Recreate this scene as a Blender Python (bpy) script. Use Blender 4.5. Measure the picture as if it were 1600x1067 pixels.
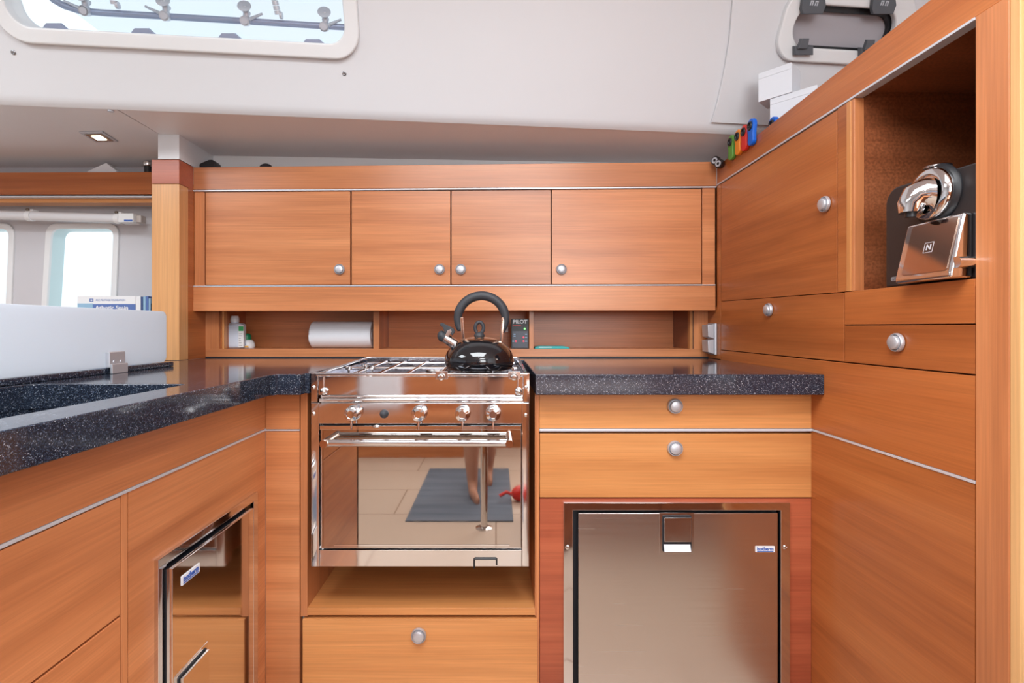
import bpy, bmesh, math, random
from mathutils import Vector, Matrix
random.seed(7)
SC = bpy.context.scene
for _o in list(bpy.data.objects):
    bpy.data.objects.remove(_o)
COL = SC.collection

# ------------------------------------------------------------------ camera
F = 800.0            # focal length in pixels of a 1600 px wide frame
CZ = 1.005           # eye height above the cabin sole
cam_d = bpy.data.cameras.new('camera'); cam = bpy.data.objects.new('camera', cam_d); COL.objects.link(cam)
cam.location = (0, 0, CZ); cam.rotation_euler = (math.pi/2, 0, 0)
cam_d.sensor_width = 36; cam_d.lens = 36*F/1600
cam_d.shift_x = 25/1600; cam_d.shift_y = -21.5/1600
cam_d.clip_start = 0.02; cam_d.clip_end = 60
SC.camera = cam

# ------------------------------------------------------------------ world / exposure
SC.view_settings.view_transform = 'Standard'; SC.view_settings.look = 'None'
SC.view_settings.gamma = 1; SC.view_settings.use_curve_mapping = False
SC.view_settings.exposure = 1.0
w = bpy.data.worlds.new('daylight'); SC.world = w; w.use_nodes = True
bg = w.node_tree.nodes['Background']
bg.inputs[0].default_value = (0.87, 0.95, 1.0, 1); bg.inputs[1].default_value = 0.66

def area(name, loc, rot, sx, sy, watts, colr=(1, 1, 1)):
    l = bpy.data.lights.new(name, 'AREA'); l.shape = 'RECTANGLE'; l.size = sx; l.size_y = sy
    l.energy = watts; l.color = colr
    o = bpy.data.objects.new(name, l); o.location = loc; o.rotation_euler = rot; COL.objects.link(o); return o
# unseen area lamps added as soft fill, overhead and behind the camera
area('overhead_fill', (-0.1, 0.15, 2.03), (0, 0, 0), 1.1, 0.8, 19, (0.93, 0.97, 1))
area('overhead_fill', (-1.9, 0.35, 2.03), (0, 0, 0), 0.9, 0.7, 12, (0.88, 0.95, 1))
area('rear_fill', (0.55, -2.12, 1.45), (math.radians(90), 0, 0), 1.5, 0.9, 20, (0.95, 0.98, 1))
area('overhead_fill', (0.5, -1.25, 2.03), (0, 0, 0), 0.7, 0.7, 9, (0.95, 0.98, 1))  # overhead source, placed from the sheen on the cabinet doors

# ------------------------------------------------------------------ pixel -> place helpers (D = distance in front of the eye)
def X(px, D): return (px-775)*D/F
def Z(py, D): return CZ-(py-512)*D/F
XR = 0.7395; XL = -0.54
def DR(px, x=XR): return x*F/(px-775)
ZC = 0.90            # worktop height

# ------------------------------------------------------------------ materials
def newmat(name):
    m = bpy.data.materials.new(name); m.use_nodes = True
    return m, m.node_tree, m.node_tree.nodes['Principled BSDF']
def plain(name, c, rough=0.5, metal=0.0, spec=None, emit=None, coat=0, alpha=None):
    m, t, b = newmat(name)
    b.inputs['Base Color'].default_value = (*c, 1); b.inputs['Roughness'].default_value = rough
    b.inputs['Metallic'].default_value = metal
    if spec is not None: b.inputs['Specular IOR Level'].default_value = spec
    if coat: b.inputs['Coat Weight'].default_value = coat; b.inputs['Coat Roughness'].default_value = 0.1
    if emit: b.inputs['Emission Color'].default_value = (*c, 1); b.inputs['Emission Strength'].default_value = emit
    # faint procedural unevenness
    n = t.nodes.new('ShaderNodeTexNoise'); n.inputs['Scale'].default_value = 35
    mr = t.nodes.new('ShaderNodeMapRange'); mr.inputs[3].default_value = max(0, rough-0.03); mr.inputs[4].default_value = min(1, rough+0.04)
    tc = t.nodes.new('ShaderNodeTexCoord'); t.links.new(tc.outputs['Object'], n.inputs['Vector'])
    t.links.new(n.outputs['Fac'], mr.inputs[0]); t.links.new(mr.outputs[0], b.inputs['Roughness'])
    return m
def wood(name, cols, axis, rough=0.3, scale=1.0, figure=0.0):
    m, t, b = newmat(name); N = t.nodes; L = t.links
    tc = N.new('ShaderNodeTexCoord'); oi = N.new('ShaderNodeObjectInfo')
    add = N.new('ShaderNodeVectorMath'); add.operation = 'MULTIPLY_ADD'
    comb = N.new('ShaderNodeCombineXYZ')
    for i in range(3): L.new(oi.outputs['Random'], comb.inputs[i])
    L.new(comb.outputs[0], add.inputs[0]); add.inputs[1].default_value = (7, 11, 5); L.new(tc.outputs['Object'], add.inputs[2])
    def stretched(lo, hi, detail, rough_, dist):
        mp = N.new('ShaderNodeMapping'); s = [hi*scale]*3; s['XYZ'.index(axis)] = lo*scale
        mp.inputs['Scale'].default_value = s; L.new(add.outputs[0], mp.inputs['Vector'])
        n = N.new('ShaderNodeTexNoise'); n.inputs['Scale'].default_value = 1; n.inputs['Detail'].default_value = detail
        n.inputs['Roughness'].default_value = rough_; n.inputs['Distortion'].default_value = dist
        L.new(mp.outputs[0], n.inputs['Vector']); return n
    a = stretched(0.75, 13, 6, 0.6, 0.25)
    fine = stretched(4, 260, 3, 0.6, 0.1)
    r = N.new('ShaderNodeValToRGB'); L.new(a.outputs['Fac'], r.inputs[0])
    e = r.color_ramp.elements; e[0].position = 0.33; e[1].position = 0.68
    e[0].color = (*cols[0], 1); e[1].color = (*cols[2], 1)
    k = r.color_ramp.elements.new(0.5); k.color = (*cols[1], 1)
    mr = N.new('ShaderNodeMapRange'); L.new(fine.outputs['Fac'], mr.inputs[0])
    mr.inputs[1].default_value = 0.3; mr.inputs[2].default_value = 0.7; mr.inputs[3].default_value = 0.87; mr.inputs[4].default_value = 1.08
    mx = N.new('ShaderNodeMix'); mx.data_type = 'RGBA'; mx.blend_type = 'MULTIPLY'; mx.inputs[0].default_value = 1
    L.new(r.outputs[0], mx.inputs[6]); L.new(mr.outputs[0], mx.inputs[7])
    last = mx.outputs[2]
    if figure:
        v = N.new('ShaderNodeTexNoise'); v.inputs['Scale'].default_value = 190; v.inputs['Detail'].default_value = 2
        L.new(tc.outputs['Object'], v.inputs['Vector'])
        m2 = N.new('ShaderNodeMapRange'); L.new(v.outputs['Fac'], m2.inputs[0]); m2.inputs[1].default_value = 0.35; m2.inputs[2].default_value = 0.65
        m2.inputs[3].default_value = 1-figure; m2.inputs[4].default_value = 1+figure
        mz = N.new('ShaderNodeMix'); mz.data_type = 'RGBA'; mz.blend_type = 'MULTIPLY'; mz.inputs[0].default_value = 1
        L.new(last, mz.inputs[6]); L.new(m2.outputs[0], mz.inputs[7]); last = mz.outputs[2]
    hv = N.new('ShaderNodeHueSaturation'); L.new(last, hv.inputs['Color'])
    vr = N.new('ShaderNodeMapRange'); L.new(oi.outputs['Random'], vr.inputs[0]); vr.inputs[3].default_value = 0.93; vr.inputs[4].default_value = 1.07
    L.new(vr.outputs[0], hv.inputs['Value'])
    L.new(hv.outputs[0], b.inputs['Base Color'])
    b.inputs['Roughness'].default_value = rough
    bp = N.new('ShaderNodeBump'); bp.inputs['Strength'].default_value = 0.06; bp.inputs['Distance'].default_value = 0.001
    L.new(fine.outputs['Fac'], bp.inputs['Height']); L.new(bp.outputs[0], b.inputs['Normal'])
    return m
CH = [(0.45, 0.155, 0.058), (0.58, 0.215, 0.082), (0.69, 0.28, 0.115)]
CR = [(0.33, 0.072, 0.034), (0.43, 0.105, 0.048), (0.50, 0.135, 0.062)]
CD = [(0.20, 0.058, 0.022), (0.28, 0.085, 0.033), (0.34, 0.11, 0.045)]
LT = [(0.53, 0.205, 0.064), (0.62, 0.262, 0.086), (0.69, 0.31, 0.11)]
CS = [(0.33, 0.088, 0.022), (0.44, 0.128, 0.033), (0.51, 0.165, 0.046)]
WX = wood('cherry_grain_x', CH, 'X'); WY = wood('cherry_grain_y', CH, 'Y'); WZ = wood('cherry_grain_z', CH, 'Z')
WSY = wood('deep_cherry_grain_y', CS, 'Y'); WSX = wood('deep_cherry_grain_x', CS, 'X')
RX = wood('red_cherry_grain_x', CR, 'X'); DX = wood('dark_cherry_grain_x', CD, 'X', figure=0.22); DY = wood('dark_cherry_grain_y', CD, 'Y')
LZ = wood('light_cherry_grain_z', LT, 'Z', scale=1.0); LX = wood('light_cherry_grain_x', LT, 'X')
LBL = wood('pale_cherry_grain_z', [(0.62, 0.33, 0.12), (0.70, 0.39, 0.16), (0.76, 0.44, 0.19)], 'Z')
CHROME = plain('polished_steel', (0.74, 0.73, 0.735), 0.06, 1.0)
STEEL = plain('stainless_steel', (0.70, 0.67, 0.65), 0.16, 1.0)
SATIN = plain('satin_aluminium', (0.58, 0.59, 0.63), 0.42, 0.6)
ALU = plain('aluminium_strip', (0.66, 0.68, 0.73), 0.35, 0.35)
BLACK = plain('black_plastic', (0.012, 0.013, 0.016), 0.42)
RUBBER = plain('black_rubber', (0.03, 0.033, 0.04), 0.55)
GLOSSB = plain('black_enamel', (0.006, 0.006, 0.008), 0.05, 0, coat=0.6)
DKGAP = plain('gasket_and_gap_dark', (0.012, 0.014, 0.02), 0.5)  # gasket colour, also put in for the shade in gaps and recesses
WHITE = plain('white_gelcoat', (0.72, 0.735, 0.76), 0.5)
CEILM = plain('white_headliner', (0.80, 0.79, 0.81), 0.38)
TRIMW = plain('white_window_trim', (0.80, 0.82, 0.83), 0.35)
PAPER = plain('white_paper', (0.80, 0.82, 0.86), 0.7)
CARDW = plain('white_card', (0.74, 0.77, 0.82), 0.6)
ACRYL = bpy.data.materials.new('frosted_acrylic'); ACRYL.use_nodes = True
_t = ACRYL.node_tree; _b = _t.nodes['Principled BSDF']; _b.inputs['Base Color'].default_value = (0.82, 0.88, 0.95, 1); _b.inputs['Roughness'].default_value = 0.3
_l = _t.nodes.new('ShaderNodeBsdfTranslucent'); _l.inputs[0].default_value = (0.88, 0.93, 0.98, 1); _m = _t.nodes.new('ShaderNodeMixShader'); _m.inputs[0].default_value = 0.5
_t.links.new(_b.outputs[0], _m.inputs[1]); _t.links.new(_l.outputs[0], _m.inputs[2]); _t.links.new(_m.outputs[0], _t.nodes['Material Output'].inputs[0])
GREYM = plain('grey_plastic', (0.10, 0.11, 0.125), 0.5)
LILAC = plain('lilac_grey_pane', (0.42, 0.40, 0.43), 0.4)  # one opaque lilac grey for the whole pane
BLUEGR = plain('blue_grey_alloy', (0.36, 0.41, 0.55), 0.35, 0.4)
GREYP = plain('pale_alloy', (0.55, 0.58, 0.64), 0.35, 0.3)
def cp(name, c, r=0.4): return plain(name, c, r)
GREEN = cp('green_plastic', (0.12, 0.33, 0.05)); ORANGE = cp('orange_plastic', (0.85, 0.26, 0.02)); RED = cp('red_plastic', (0.70, 0.03, 0.02))
BLUE = cp('blue_plastic', (0.0, 0.12, 0.62)); TEAL = cp('teal_plastic', (0.02, 0.42, 0.42)); GRCAP = cp('green_cap', (0.0, 0.22, 0.09))
LBLUE = cp('label_blue', (0.01, 0.09, 0.42)); WLAB = cp('label_white', (0.82, 0.84, 0.86)); NAVY = cp('navy_cover', (0.03, 0.07, 0.22)); MIDB = cp('mid_blue_cover', (0.10, 0.18, 0.45)); PALEB = cp('pale_blue_cover', (0.30, 0.50, 0.68))
PGREEN = cp('print_green', (0.05, 0.42, 0.14)); PORANGE = cp('print_orange', (0.85, 0.42, 0.03)); PGREY = cp('print_grey', (0.16, 0.17, 0.2))
COPPER = plain('copper_toned_steel', (0.55, 0.40, 0.32), 0.08, 1.0)  # steel with a coppery brown base colour

def glass_mat(name, tint=(1, 1, 1), refl=0.1):
    m = bpy.data.materials.new(name); m.use_nodes = True; t = m.node_tree; t.nodes.clear()
    o = t.nodes.new('ShaderNodeOutputMaterial'); tr = t.nodes.new('ShaderNodeBsdfTransparent'); g = t.nodes.new('ShaderNodeBsdfGlossy')
    tr.inputs[0].default_value = (*tint, 1); g.inputs['Roughness'].default_value = 0.02
    lw = t.nodes.new('ShaderNodeLayerWeight'); lw.inputs[0].default_value = 0.5
    pw_ = t.nodes.new('ShaderNodeMath'); pw_.operation = 'POWER'; pw_.inputs[1].default_value = 4; t.links.new(lw.outputs['Facing'], pw_.inputs[0])
    f = t.nodes.new('ShaderNodeMath'); f.operation = 'MULTIPLY_ADD'; f.inputs[1].default_value = 0.9; f.inputs[2].default_value = 0.04; t.links.new(pw_.outputs[0], f.inputs[0])
    mx = t.nodes.new('ShaderNodeMixShader'); t.links.new(f.outputs[0], mx.inputs[0]); t.links.new(tr.outputs[0], mx.inputs[1]); t.links.new(g.outputs[0], mx.inputs[2])
    t.links.new(mx.outputs[0], o.inputs[0]); return m
PANE = glass_mat('window_pane', (0.97, 0.99, 1.0))
def granite():
    m, t, b = newmat('speckled_black_stone'); N = t.nodes; L = t.links
    tc = N.new('ShaderNodeTexCoord')
    v = N.new('ShaderNodeTexVoronoi'); v.inputs['Scale'].default_value = 850; L.new(tc.outputs['Object'], v.inputs['Vector'])
    sep = N.new('ShaderNodeSeparateColor'); L.new(v.outputs['Color'], sep.inputs[0])
    r = N.new('ShaderNodeValToRGB'); L.new(sep.outputs[0], r.inputs[0]); r.color_ramp.interpolation = 'CONSTANT'
    e = r.color_ramp.elements; e[0].color = (0.012, 0.016, 0.027, 1); e[1].position = 0.52; e[1].color = (0.021, 0.029, 0.048, 1)
    for p, c in ((0.82, (0.05, 0.068, 0.105, 1)), (0.94, (0.18, 0.21, 0.26, 1)), (0.985, (0.48, 0.51, 0.56, 1))):
        k = e.new(p); k.color = c
    L.new(r.outputs[0], b.inputs['Base Color']); b.inputs['Roughness'].default_value = 0.09
    b.inputs['Specular IOR Level'].default_value = 0.6
    return m
STONE = granite()
def brushed():
    m, t, b = newmat('brushed_steel_sheet'); N = t.nodes; L = t.links
    tc = N.new('ShaderNodeTexCoord'); mp = N.new('ShaderNodeMapping'); mp.inputs['Scale'].default_value = (3, 3, 260); L.new(tc.outputs['Object'], mp.inputs[0])
    n = N.new('ShaderNodeTexNoise'); n.inputs['Scale'].default_value = 1; L.new(mp.outputs[0], n.inputs['Vector'])
    b.inputs['Base Color'].default_value = (0.66, 0.62, 0.59, 1); b.inputs['Metallic'].default_value = 1
    mr = N.new('ShaderNodeMapRange'); L.new(n.outputs['Fac'], mr.inputs[0]); mr.inputs[3].default_value = 0.2; mr.inputs[4].default_value = 0.3
    L.new(mr.outputs[0], b.inputs['Roughness']); return m
BRUSH = brushed()
OVGL = plain('tinted_oven_glass', (0.50, 0.45, 0.41), 0.015, 1.0)
def floor_mat():
    m, t, b = newmat('pale_cabin_sole'); N = t.nodes; L = t.links
    tc = N.new('ShaderNodeTexCoord'); br = N.new('ShaderNodeTexBrick'); L.new(tc.outputs['Object'], br.inputs[0])
    br.inputs['Scale'].default_value = 1; br.inputs['Brick Width'].default_value = 1.1; br.inputs['Row Height'].default_value = 0.42
    br.inputs['Mortar Size'].default_value = 0.003
    br.inputs['Color1'].default_value = (0.58, 0.46, 0.36, 1); br.inputs['Color2'].default_value = (0.63, 0.51, 0.41, 1); br.inputs['Mortar'].default_value = (0.25, 0.15, 0.09, 1)
    L.new(br.outputs[0], b.inputs['Base Color']); b.inputs['Roughness'].default_value = 0.4; return m
SOLE = floor_mat()
def towel_mat():
    m, t, b = newmat('paper_towel'); N = t.nodes; L = t.links
    b.inputs['Base Color'].default_value = (0.80, 0.83, 0.88, 1); b.inputs['Roughness'].default_value = 0.85
    tc = N.new('ShaderNodeTexCoord'); v = N.new('ShaderNodeTexVoronoi'); v.inputs['Scale'].default_value = 160; L.new(tc.outputs['Object'], v.inputs['Vector'])
    bp = N.new('ShaderNodeBump'); bp.inputs['Strength'].default_value = 0.15; bp.inputs['Distance'].default_value = 0.001
    L.new(v.outputs['Distance'], bp.inputs['Height']); L.new(bp.outputs[0], b.inputs['Normal']); return m
TOWEL = towel_mat()
LAMP = plain('warm_lamp', (1.0, 0.86, 0.62), 0.5, emit=4.0)
LEDG = plain('green_led', (0.1, 1.0, 0.1), 0.5, emit=2.5); LEDR = plain('red_led', (0.8, 0.05, 0.08), 0.5, emit=0.5)
BOTTLE = plain('milky_bottle', (0.66, 0.74, 0.86), 0.3)

# ------------------------------------------------------------------ mesh helpers
ROOTLOC = {}
def world_of(o):
    p = Vector((0, 0, 0))
    while o is not None:
        p += Vector(o.location); o = o.parent
    return p
class MB:
    def __init__(s): s.bm = bmesh.new()
    def _bevel(s, verts, off, seg=2):
        if off > 0:
            es = {e for v in verts for e in v.link_edges}
            es = [e for e in es if len(e.link_faces) == 2 and e.calc_face_angle(0) > 0.5]
            bmesh.ops.bevel(s.bm, geom=es, offset=off, segments=seg, profile=0.5, affect='EDGES', clamp_overlap=True)
    def box(s, x0, x1, y0, y1, z0, z1, bev=0.0008, seg=2):
        t = bmesh.new()
        bmesh.ops.create_cube(t, size=1)
        for v in t.verts:
            v.co = Vector(((x0+x1)/2+v.co.x*(x1-x0), (y0+y1)/2+v.co.y*(y1-y0), (z0+z1)/2+v.co.z*(z1-z0)))
        if bev: bmesh.ops.bevel(t, geom=t.edges[:], offset=min(bev, 0.45*min(abs(x1-x0), abs(y1-y0), abs(z1-z0))), segments=seg, profile=0.5, affect='EDGES', clamp_overlap=True)
        s.merge(t); return s
    def merge(s, t, mat=None):
        me = bpy.data.meshes.new('tmp'); 
        if mat is not None: bmesh.ops.transform(t, matrix=mat, verts=t.verts)
        bmesh.ops.recalc_face_normals(t, faces=t.faces)
        t.to_mesh(me); t.free(); s.bm.from_mesh(me); bpy.data.meshes.remove(me); return s
    def prism(s, pts, axis, d0, d1, bev=0.0008):
        """pts: 2D polygon; axis 'Y': pts are (x,z); 'X': (y,z); 'Z': (x,y)"""
        t = bmesh.new()
        def P(a, b, d): return {'Y': (a, d, b), 'X': (d, a, b), 'Z': (a, b, d)}[axis]
        A = [t.verts.new(P(a, b, d0)) for a, b in pts]; B = [t.verts.new(P(a, b, d1)) for a, b in pts]
        n = len(pts); t.faces.new(A); t.faces.new(B[::-1])
        for i in range(n): t.faces.new((A[i], B[i], B[(i+1) % n], A[(i+1) % n]))
        bmesh.ops.recalc_face_normals(t, faces=t.faces)
        if bev:
            es = [e for e in t.edges if e.calc_face_angle(0) > 0.6]
            bmesh.ops.bevel(t, geom=es, offset=bev, segments=2, profile=0.5, affect='EDGES', clamp_overlap=True)
        s.merge(t); return s
    def lathe(s, prof, origin, axis, n=32):
        """prof: list of (r, h) along axis from origin"""
        t = bmesh.new(); rings = []
        for r, h in prof:
            if r < 1e-6: rings.append([t.verts.new((0, 0, h))])
            else: rings.append([t.verts.new((r*math.cos(2*math.pi*i/n), r*math.sin(2*math.pi*i/n), h)) for i in range(n)])
        for a, b in zip(rings, rings[1:]):
            for i in range(n):
                j = (i+1) % n
                if len(a) == 1 and len(b) == 1: break
                if len(a) == 1: t.faces.new((a[0], b[i], b[j]))
                elif len(b) == 1: t.faces.new((a[i], a[j], b[0]))
                else: t.faces.new((a[i], a[j], b[j], b[i]))
        if len(rings[0]) > 1: t.faces.new(rings[0])
        if len(rings[-1]) > 1: t.faces.new(rings[-1])
        q = Vector((0, 0, 1)).rotation_difference(Vector(axis).normalized()).to_matrix().to_4x4()
        s.merge(t, Matrix.Translation(Vector(origin)) @ q); return s
    def cyl(s, p0, p1, r, n=20, r2=None):
        p0 = Vector(p0); p1 = Vector(p1); h = (p1-p0).length
        return s.lathe([(r, 0), (r2 if r2 is not None else r, h)], p0, p1-p0, n)
    def tube(s, pts, r, n=12, caps=True):
        t = bmesh.new(); pts = [Vector(p) for p in pts]; rings = []
        rs = r if isinstance(r, (list, tuple)) else [r]*len(pts)
        d0 = (pts[1]-pts[0]).normalized(); up = Vector((0, 0, 1)) if abs(d0.z) < 0.9 else Vector((1, 0, 0))
        u = d0.cross(up).normalized()
        for i, p in enumerate(pts):
            d = (pts[min(i+1, len(pts)-1)]-pts[max(i-1, 0)]).normalized()
            u = (u-d*u.dot(d)).normalized(); v = d.cross(u)
            rings.append([t.verts.new(p+rs[i]*(math.cos(2*math.pi*k/n)*u+math.sin(2*math.pi*k/n)*v)) for k in range(n)])
        for a, b in zip(rings, rings[1:]):
            for k in range(n): t.faces.new((a[k], a[(k+1) % n], b[(k+1) % n], b[k]))
        if caps: t.faces.new(rings[0]); t.faces.new(rings[-1])
        s.merge(t); return s
    def sphere(s, c, r, sc=(1, 1, 1), n=20):
        t = bmesh.new(); bmesh.ops.create_uvsphere(t, u_segments=n, v_segments=n//2+2, radius=r)
        for v in t.verts: v.co = Vector((v.co.x*sc[0]+c[0], v.co.y*sc[1]+c[1], v.co.z*sc[2]+c[2]))
        s.merge(t); return s
    def plate(s, loops, thick, origin, ux, uy, bevel=0.0, res=8):
        """flat plate with holes: loops of (u,v); body lies from the plane back along -(ux x uy) by thick"""
        cu = bpy.data.curves.new('c', 'CURVE'); cu.dimensions = '2D'; cu.fill_mode = 'BOTH'
        for lp in loops:
            sp = cu.splines.new('POLY'); sp.points.add(len(lp)-1)
            for k, (a, b) in enumerate(lp): sp.points[k].co = (a, b, 0, 1)
            sp.use_cyclic_u = True
        cu.extrude = max(1e-5, thick/2-bevel); cu.bevel_depth = bevel; cu.bevel_resolution = 2
        if bevel: cu.offset = -bevel
        ob = bpy.data.objects.new('c', cu); COL.objects.link(ob)
        bpy.context.view_layer.update()
        me = bpy.data.meshes.new_from_object(ob.evaluated_get(bpy.context.evaluated_depsgraph_get()))
        bpy.data.objects.remove(ob); bpy.data.curves.remove(cu)
        t = bmesh.new(); t.from_mesh(me); bpy.data.meshes.remove(me)
        bmesh.ops.remove_doubles(t, verts=t.verts, dist=1e-6)
        ux = Vector(ux).normalized(); uy = Vector(uy).normalized(); nz = ux.cross(uy)
        M = Matrix.Identity(4)
        for i in range(3): M[i][0] = ux[i]; M[i][1] = uy[i]; M[i][2] = nz[i]; M[i][3] = (Vector(origin)-nz*thick/2)[i]
        s.merge(t, M); return s
    def text(s, body, size, thick, origin, ux, uy, width=None, bold=0.0):
        cu = bpy.data.curves.new('t', 'FONT'); cu.body = body; cu.size = size; cu.extrude = thick/2; cu.offset = bold
        cu.align_x = 'CENTER'; cu.align_y = 'CENTER'
        ob = bpy.data.objects.new('t', cu); COL.objects.link(ob); bpy.context.view_layer.update()
        me = bpy.data.meshes.new_from_object(ob.evaluated_get(bpy.context.evaluated_depsgraph_get()))
        bpy.data.objects.remove(ob); bpy.data.curves.remove(cu)
        t = bmesh.new(); t.from_mesh(me); bpy.data.meshes.remove(me)
        if width:
            xs = [v.co.x for v in t.verts]; k = width/(max(xs)-min(xs))
            for v in t.verts: v.co.x *= k
        ux = Vector(ux).normalized(); uy = Vector(uy).normalized(); nz = ux.cross(uy); M = Matrix.Identity(4)
        for i in range(3): M[i][0] = ux[i]; M[i][1] = uy[i]; M[i][2] = nz[i]; M[i][3] = Vector(origin)[i]
        s.merge(t, M); return s
    def build(s, name, mat, parent=None, smooth=True, loc=None):
        me = bpy.data.meshes.new(name)
        base = world_of(parent) if parent is not None else Vector(loc or (0, 0, 0))
        bmesh.ops.translate(s.bm, verts=s.bm.verts, vec=-base)
        s.bm.to_mesh(me); s.bm.free(); me.materials.append(mat)
        if smooth:
            for p in me.polygons: p.use_smooth = True
            me.set_sharp_from_angle(angle=math.radians(46))
        o = bpy.data.objects.new(name, me); COL.objects.link(o)
        if smooth:
            wn = o.modifiers.new('weighted', 'WEIGHTED_NORMAL'); wn.keep_sharp = True; wn.weight = 100
        if parent is not None: o.parent = parent
        else: o.location = base
        return o
def rrect(u0, u1, v0, v1, r, n=8):
    out = []
    for cx, cy, a in ((u1-r, v1-r, 0), (u0+r, v1-r, 90), (u0+r, v0+r, 180), (u1-r, v0+r, 270)):
        for i in range(n+1):
            t = math.radians(a+90*i/n); out.append((cx+r*math.cos(t), cy+r*math.sin(t)))
    return out
def rect(u0, u1, v0, v1): return [(u0, v0), (u1, v0), (u1, v1), (u0, v1)]
def tag(o, label=None, cat=None, group=None, kind=None):
    if label: o['label'] = label
    if cat: o['category'] = cat
    if group: o['group'] = group
    if kind: o['kind'] = kind
    return o
def thing(name, loc, label, cat, group=None):
    o = bpy.data.objects.new(name, None); o.empty_display_size = 0.05; COL.objects.link(o); o.location = loc
    return tag(o, label, cat, group)
def struct(o): o['kind'] = 'structure'; return o
# round cabinet knob: a dish with a domed button
def knob(parent, pos, n, r=0.0178):
    k = MB().lathe([(r*0.75, 0), (r, 0.002), (r, 0.006), (r*0.93, 0.0085), (r*0.84, 0.0075), (r*0.79, 0.0045), (r*0.76, 0.0045), (r*0.74, 0.0115), (r*0.66, 0.0132), (r*0.35, 0.0142), (0, 0.0145)], pos, n, 40)
    return k.build('knob', SATIN, parent)

# ================================================================== SHELL
ROOMX0, ROOMX1, ROOMY0, HULL, TOP = -3.3, 1.75, -2.2, 1.98, 2.06
struct(MB().box(ROOMX0, ROOMX1, ROOMY0, 2.1, -0.04, 0, 0).build('floor', SOLE))
struct(MB().box(ROOMX0, ROOMX1, ROOMY0-0.04, ROOMY0, 0, TOP, 0).build('wall_front', WHITE))
struct(MB().box(ROOMX0-0.04, ROOMX0, ROOMY0, 2.1, 0, TOP, 0).build('wall_left', WHITE))
struct(MB().box(ROOMX1, ROOMX1+0.04, ROOMY0, 2.1, 0, TOP, 0).build('wall_right', WHITE))
# coachroof side: leaning inward, running slightly oblique to the galley
def EY(x): return 1.45+(x+1.075)*0.1020
SL_A = (-0.045, 1.69); SL_B = (-0.25, 2.06)       # (offset in Y, z) of the leaning face
CO = Vector((0, EY(0)+SL_A[0], SL_A[1]))
CU = Vector((1, 0.1020, 0)).normalized()
CVraw = Vector((0, SL_B[0]-SL_A[0], SL_B[1]-SL_A[1]))
CV = (CVraw-CU*CVraw.dot(CU)).normalized()
CN = CU.cross(CV)                                   # points into the room
if CN.y > 0: CN = -CN
def on_slope(px, py, lift=0.0):
    d = Vector(((px-775)/F, 1, -(py-512)/F)); o = Vector((0, 0, CZ)); c = CO+CN*lift
    t = (c-o).dot(CN)/d.dot(CN); p = o+d*t-c
    return p.dot(CU), p.dot(CV)
# ceiling over the saloon and galley (underside of the side deck)
ZL = 1.625
struct(MB().prism([(-3.3, EY(-3.3)), (-1.079, EY(-1.079)), (-1.079, 2.02), (-3.3, 2.02)], 'Z', ZL, ZL+0.02, 0).build('ceiling', CEILM))
_t = bmesh.new(); _g = []
for _i in range(25):
    _x = -1.075+2.825*_i/24; _e = EY(_x); _row = []
    for _y in (_e, 1.835, 2.02):
        _z = ZL-(_y-_e)/(1.835-_e)*(0.003+0.031*max(0.0, min(1.0, (_x+1.014)/1.75)))
        _row += [_t.verts.new((_x, _y, _z)), _t.verts.new((_x, _y, _z+0.02))]
    _g.append(_row)
for _a, _b in zip(_g, _g[1:]):
    for _k in (0, 2): _t.faces.new((_a[_k], _a[_k+2], _b[_k+2], _b[_k])); _t.faces.new((_a[_k+1], _b[_k+1], _b[_k+3], _a[_k+3]))
    _t.faces.new((_a[0], _b[0], _b[1], _a[1])); _t.faces.new((_a[4], _a[5], _b[5], _b[4]))
_m = MB(); _m.merge(_t); struct(_m.build('ceiling', CEILM))
def profile_strip(x0, x1, prof, mat, name, back=0.012):
    t = bmesh.new(); rows = []
    ext = prof+[(a+back, b+back) for a, b in prof[::-1]]
    for x in (x0, x1): rows.append([t.verts.new((x, EY(x)+a, b)) for a, b in ext])
    n = len(ext)
    for i in range(n): t.faces.new((rows[0][i], rows[0][(i+1) % n], rows[1][(i+1) % n], rows[1][i]))
    t.faces.new(rows[0]); t.faces.new(rows[1][::-1]); m = MB(); m.merge(t); return struct(m.build(name, mat))
cove = [(0.002, 1.6235), (-0.006, 1.6285), (-0.0135, 1.6355), (-0.0205, 1.6455), (-0.0275, 1.658), SL_A]
profile_strip(-3.3, 1.75, cove, WHITE, 'trim_2')
# leaning face with the deck window hole
wu0, wv0 = on_slope(14, 36); wu1, wv1 = on_slope(543, 74)
WV0 = on_slope(290, 57)[1]; WU0 = on_slope(12, 5)[0]; WU1 = wu1; WV1 = WV0+0.245
vtop = (TOP-SL_A[1])/CV.z
hole = rrect(WU0, WU1, WV0, WV1, 0.045)
pu0, pv0 = on_slope(1222, 78); pu1, pv1 = on_slope(1402, 10)
PVc = on_slope(1312, 45)[1]; PH = (on_slope(1312, 10)[1]-on_slope(1312, 79)[1])/2
PU0, PU1 = pu0-0.0, pu1+0.0
phole = rrect(PU0, PU1, PVc-PH, PVc+PH, PH*0.95, 12)
struct(MB().plate([rect(-3.4, 1.75, 0, vtop), hole, phole], 0.012, CO, CU, CV).build('wall_back', WHITE))
struct(MB().box(ROOMX0-0.04, ROOMX1+0.04, ROOMY0-0.04, 1.55, TOP, TOP+0.03, 0).build('ceiling', CEILM))

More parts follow.
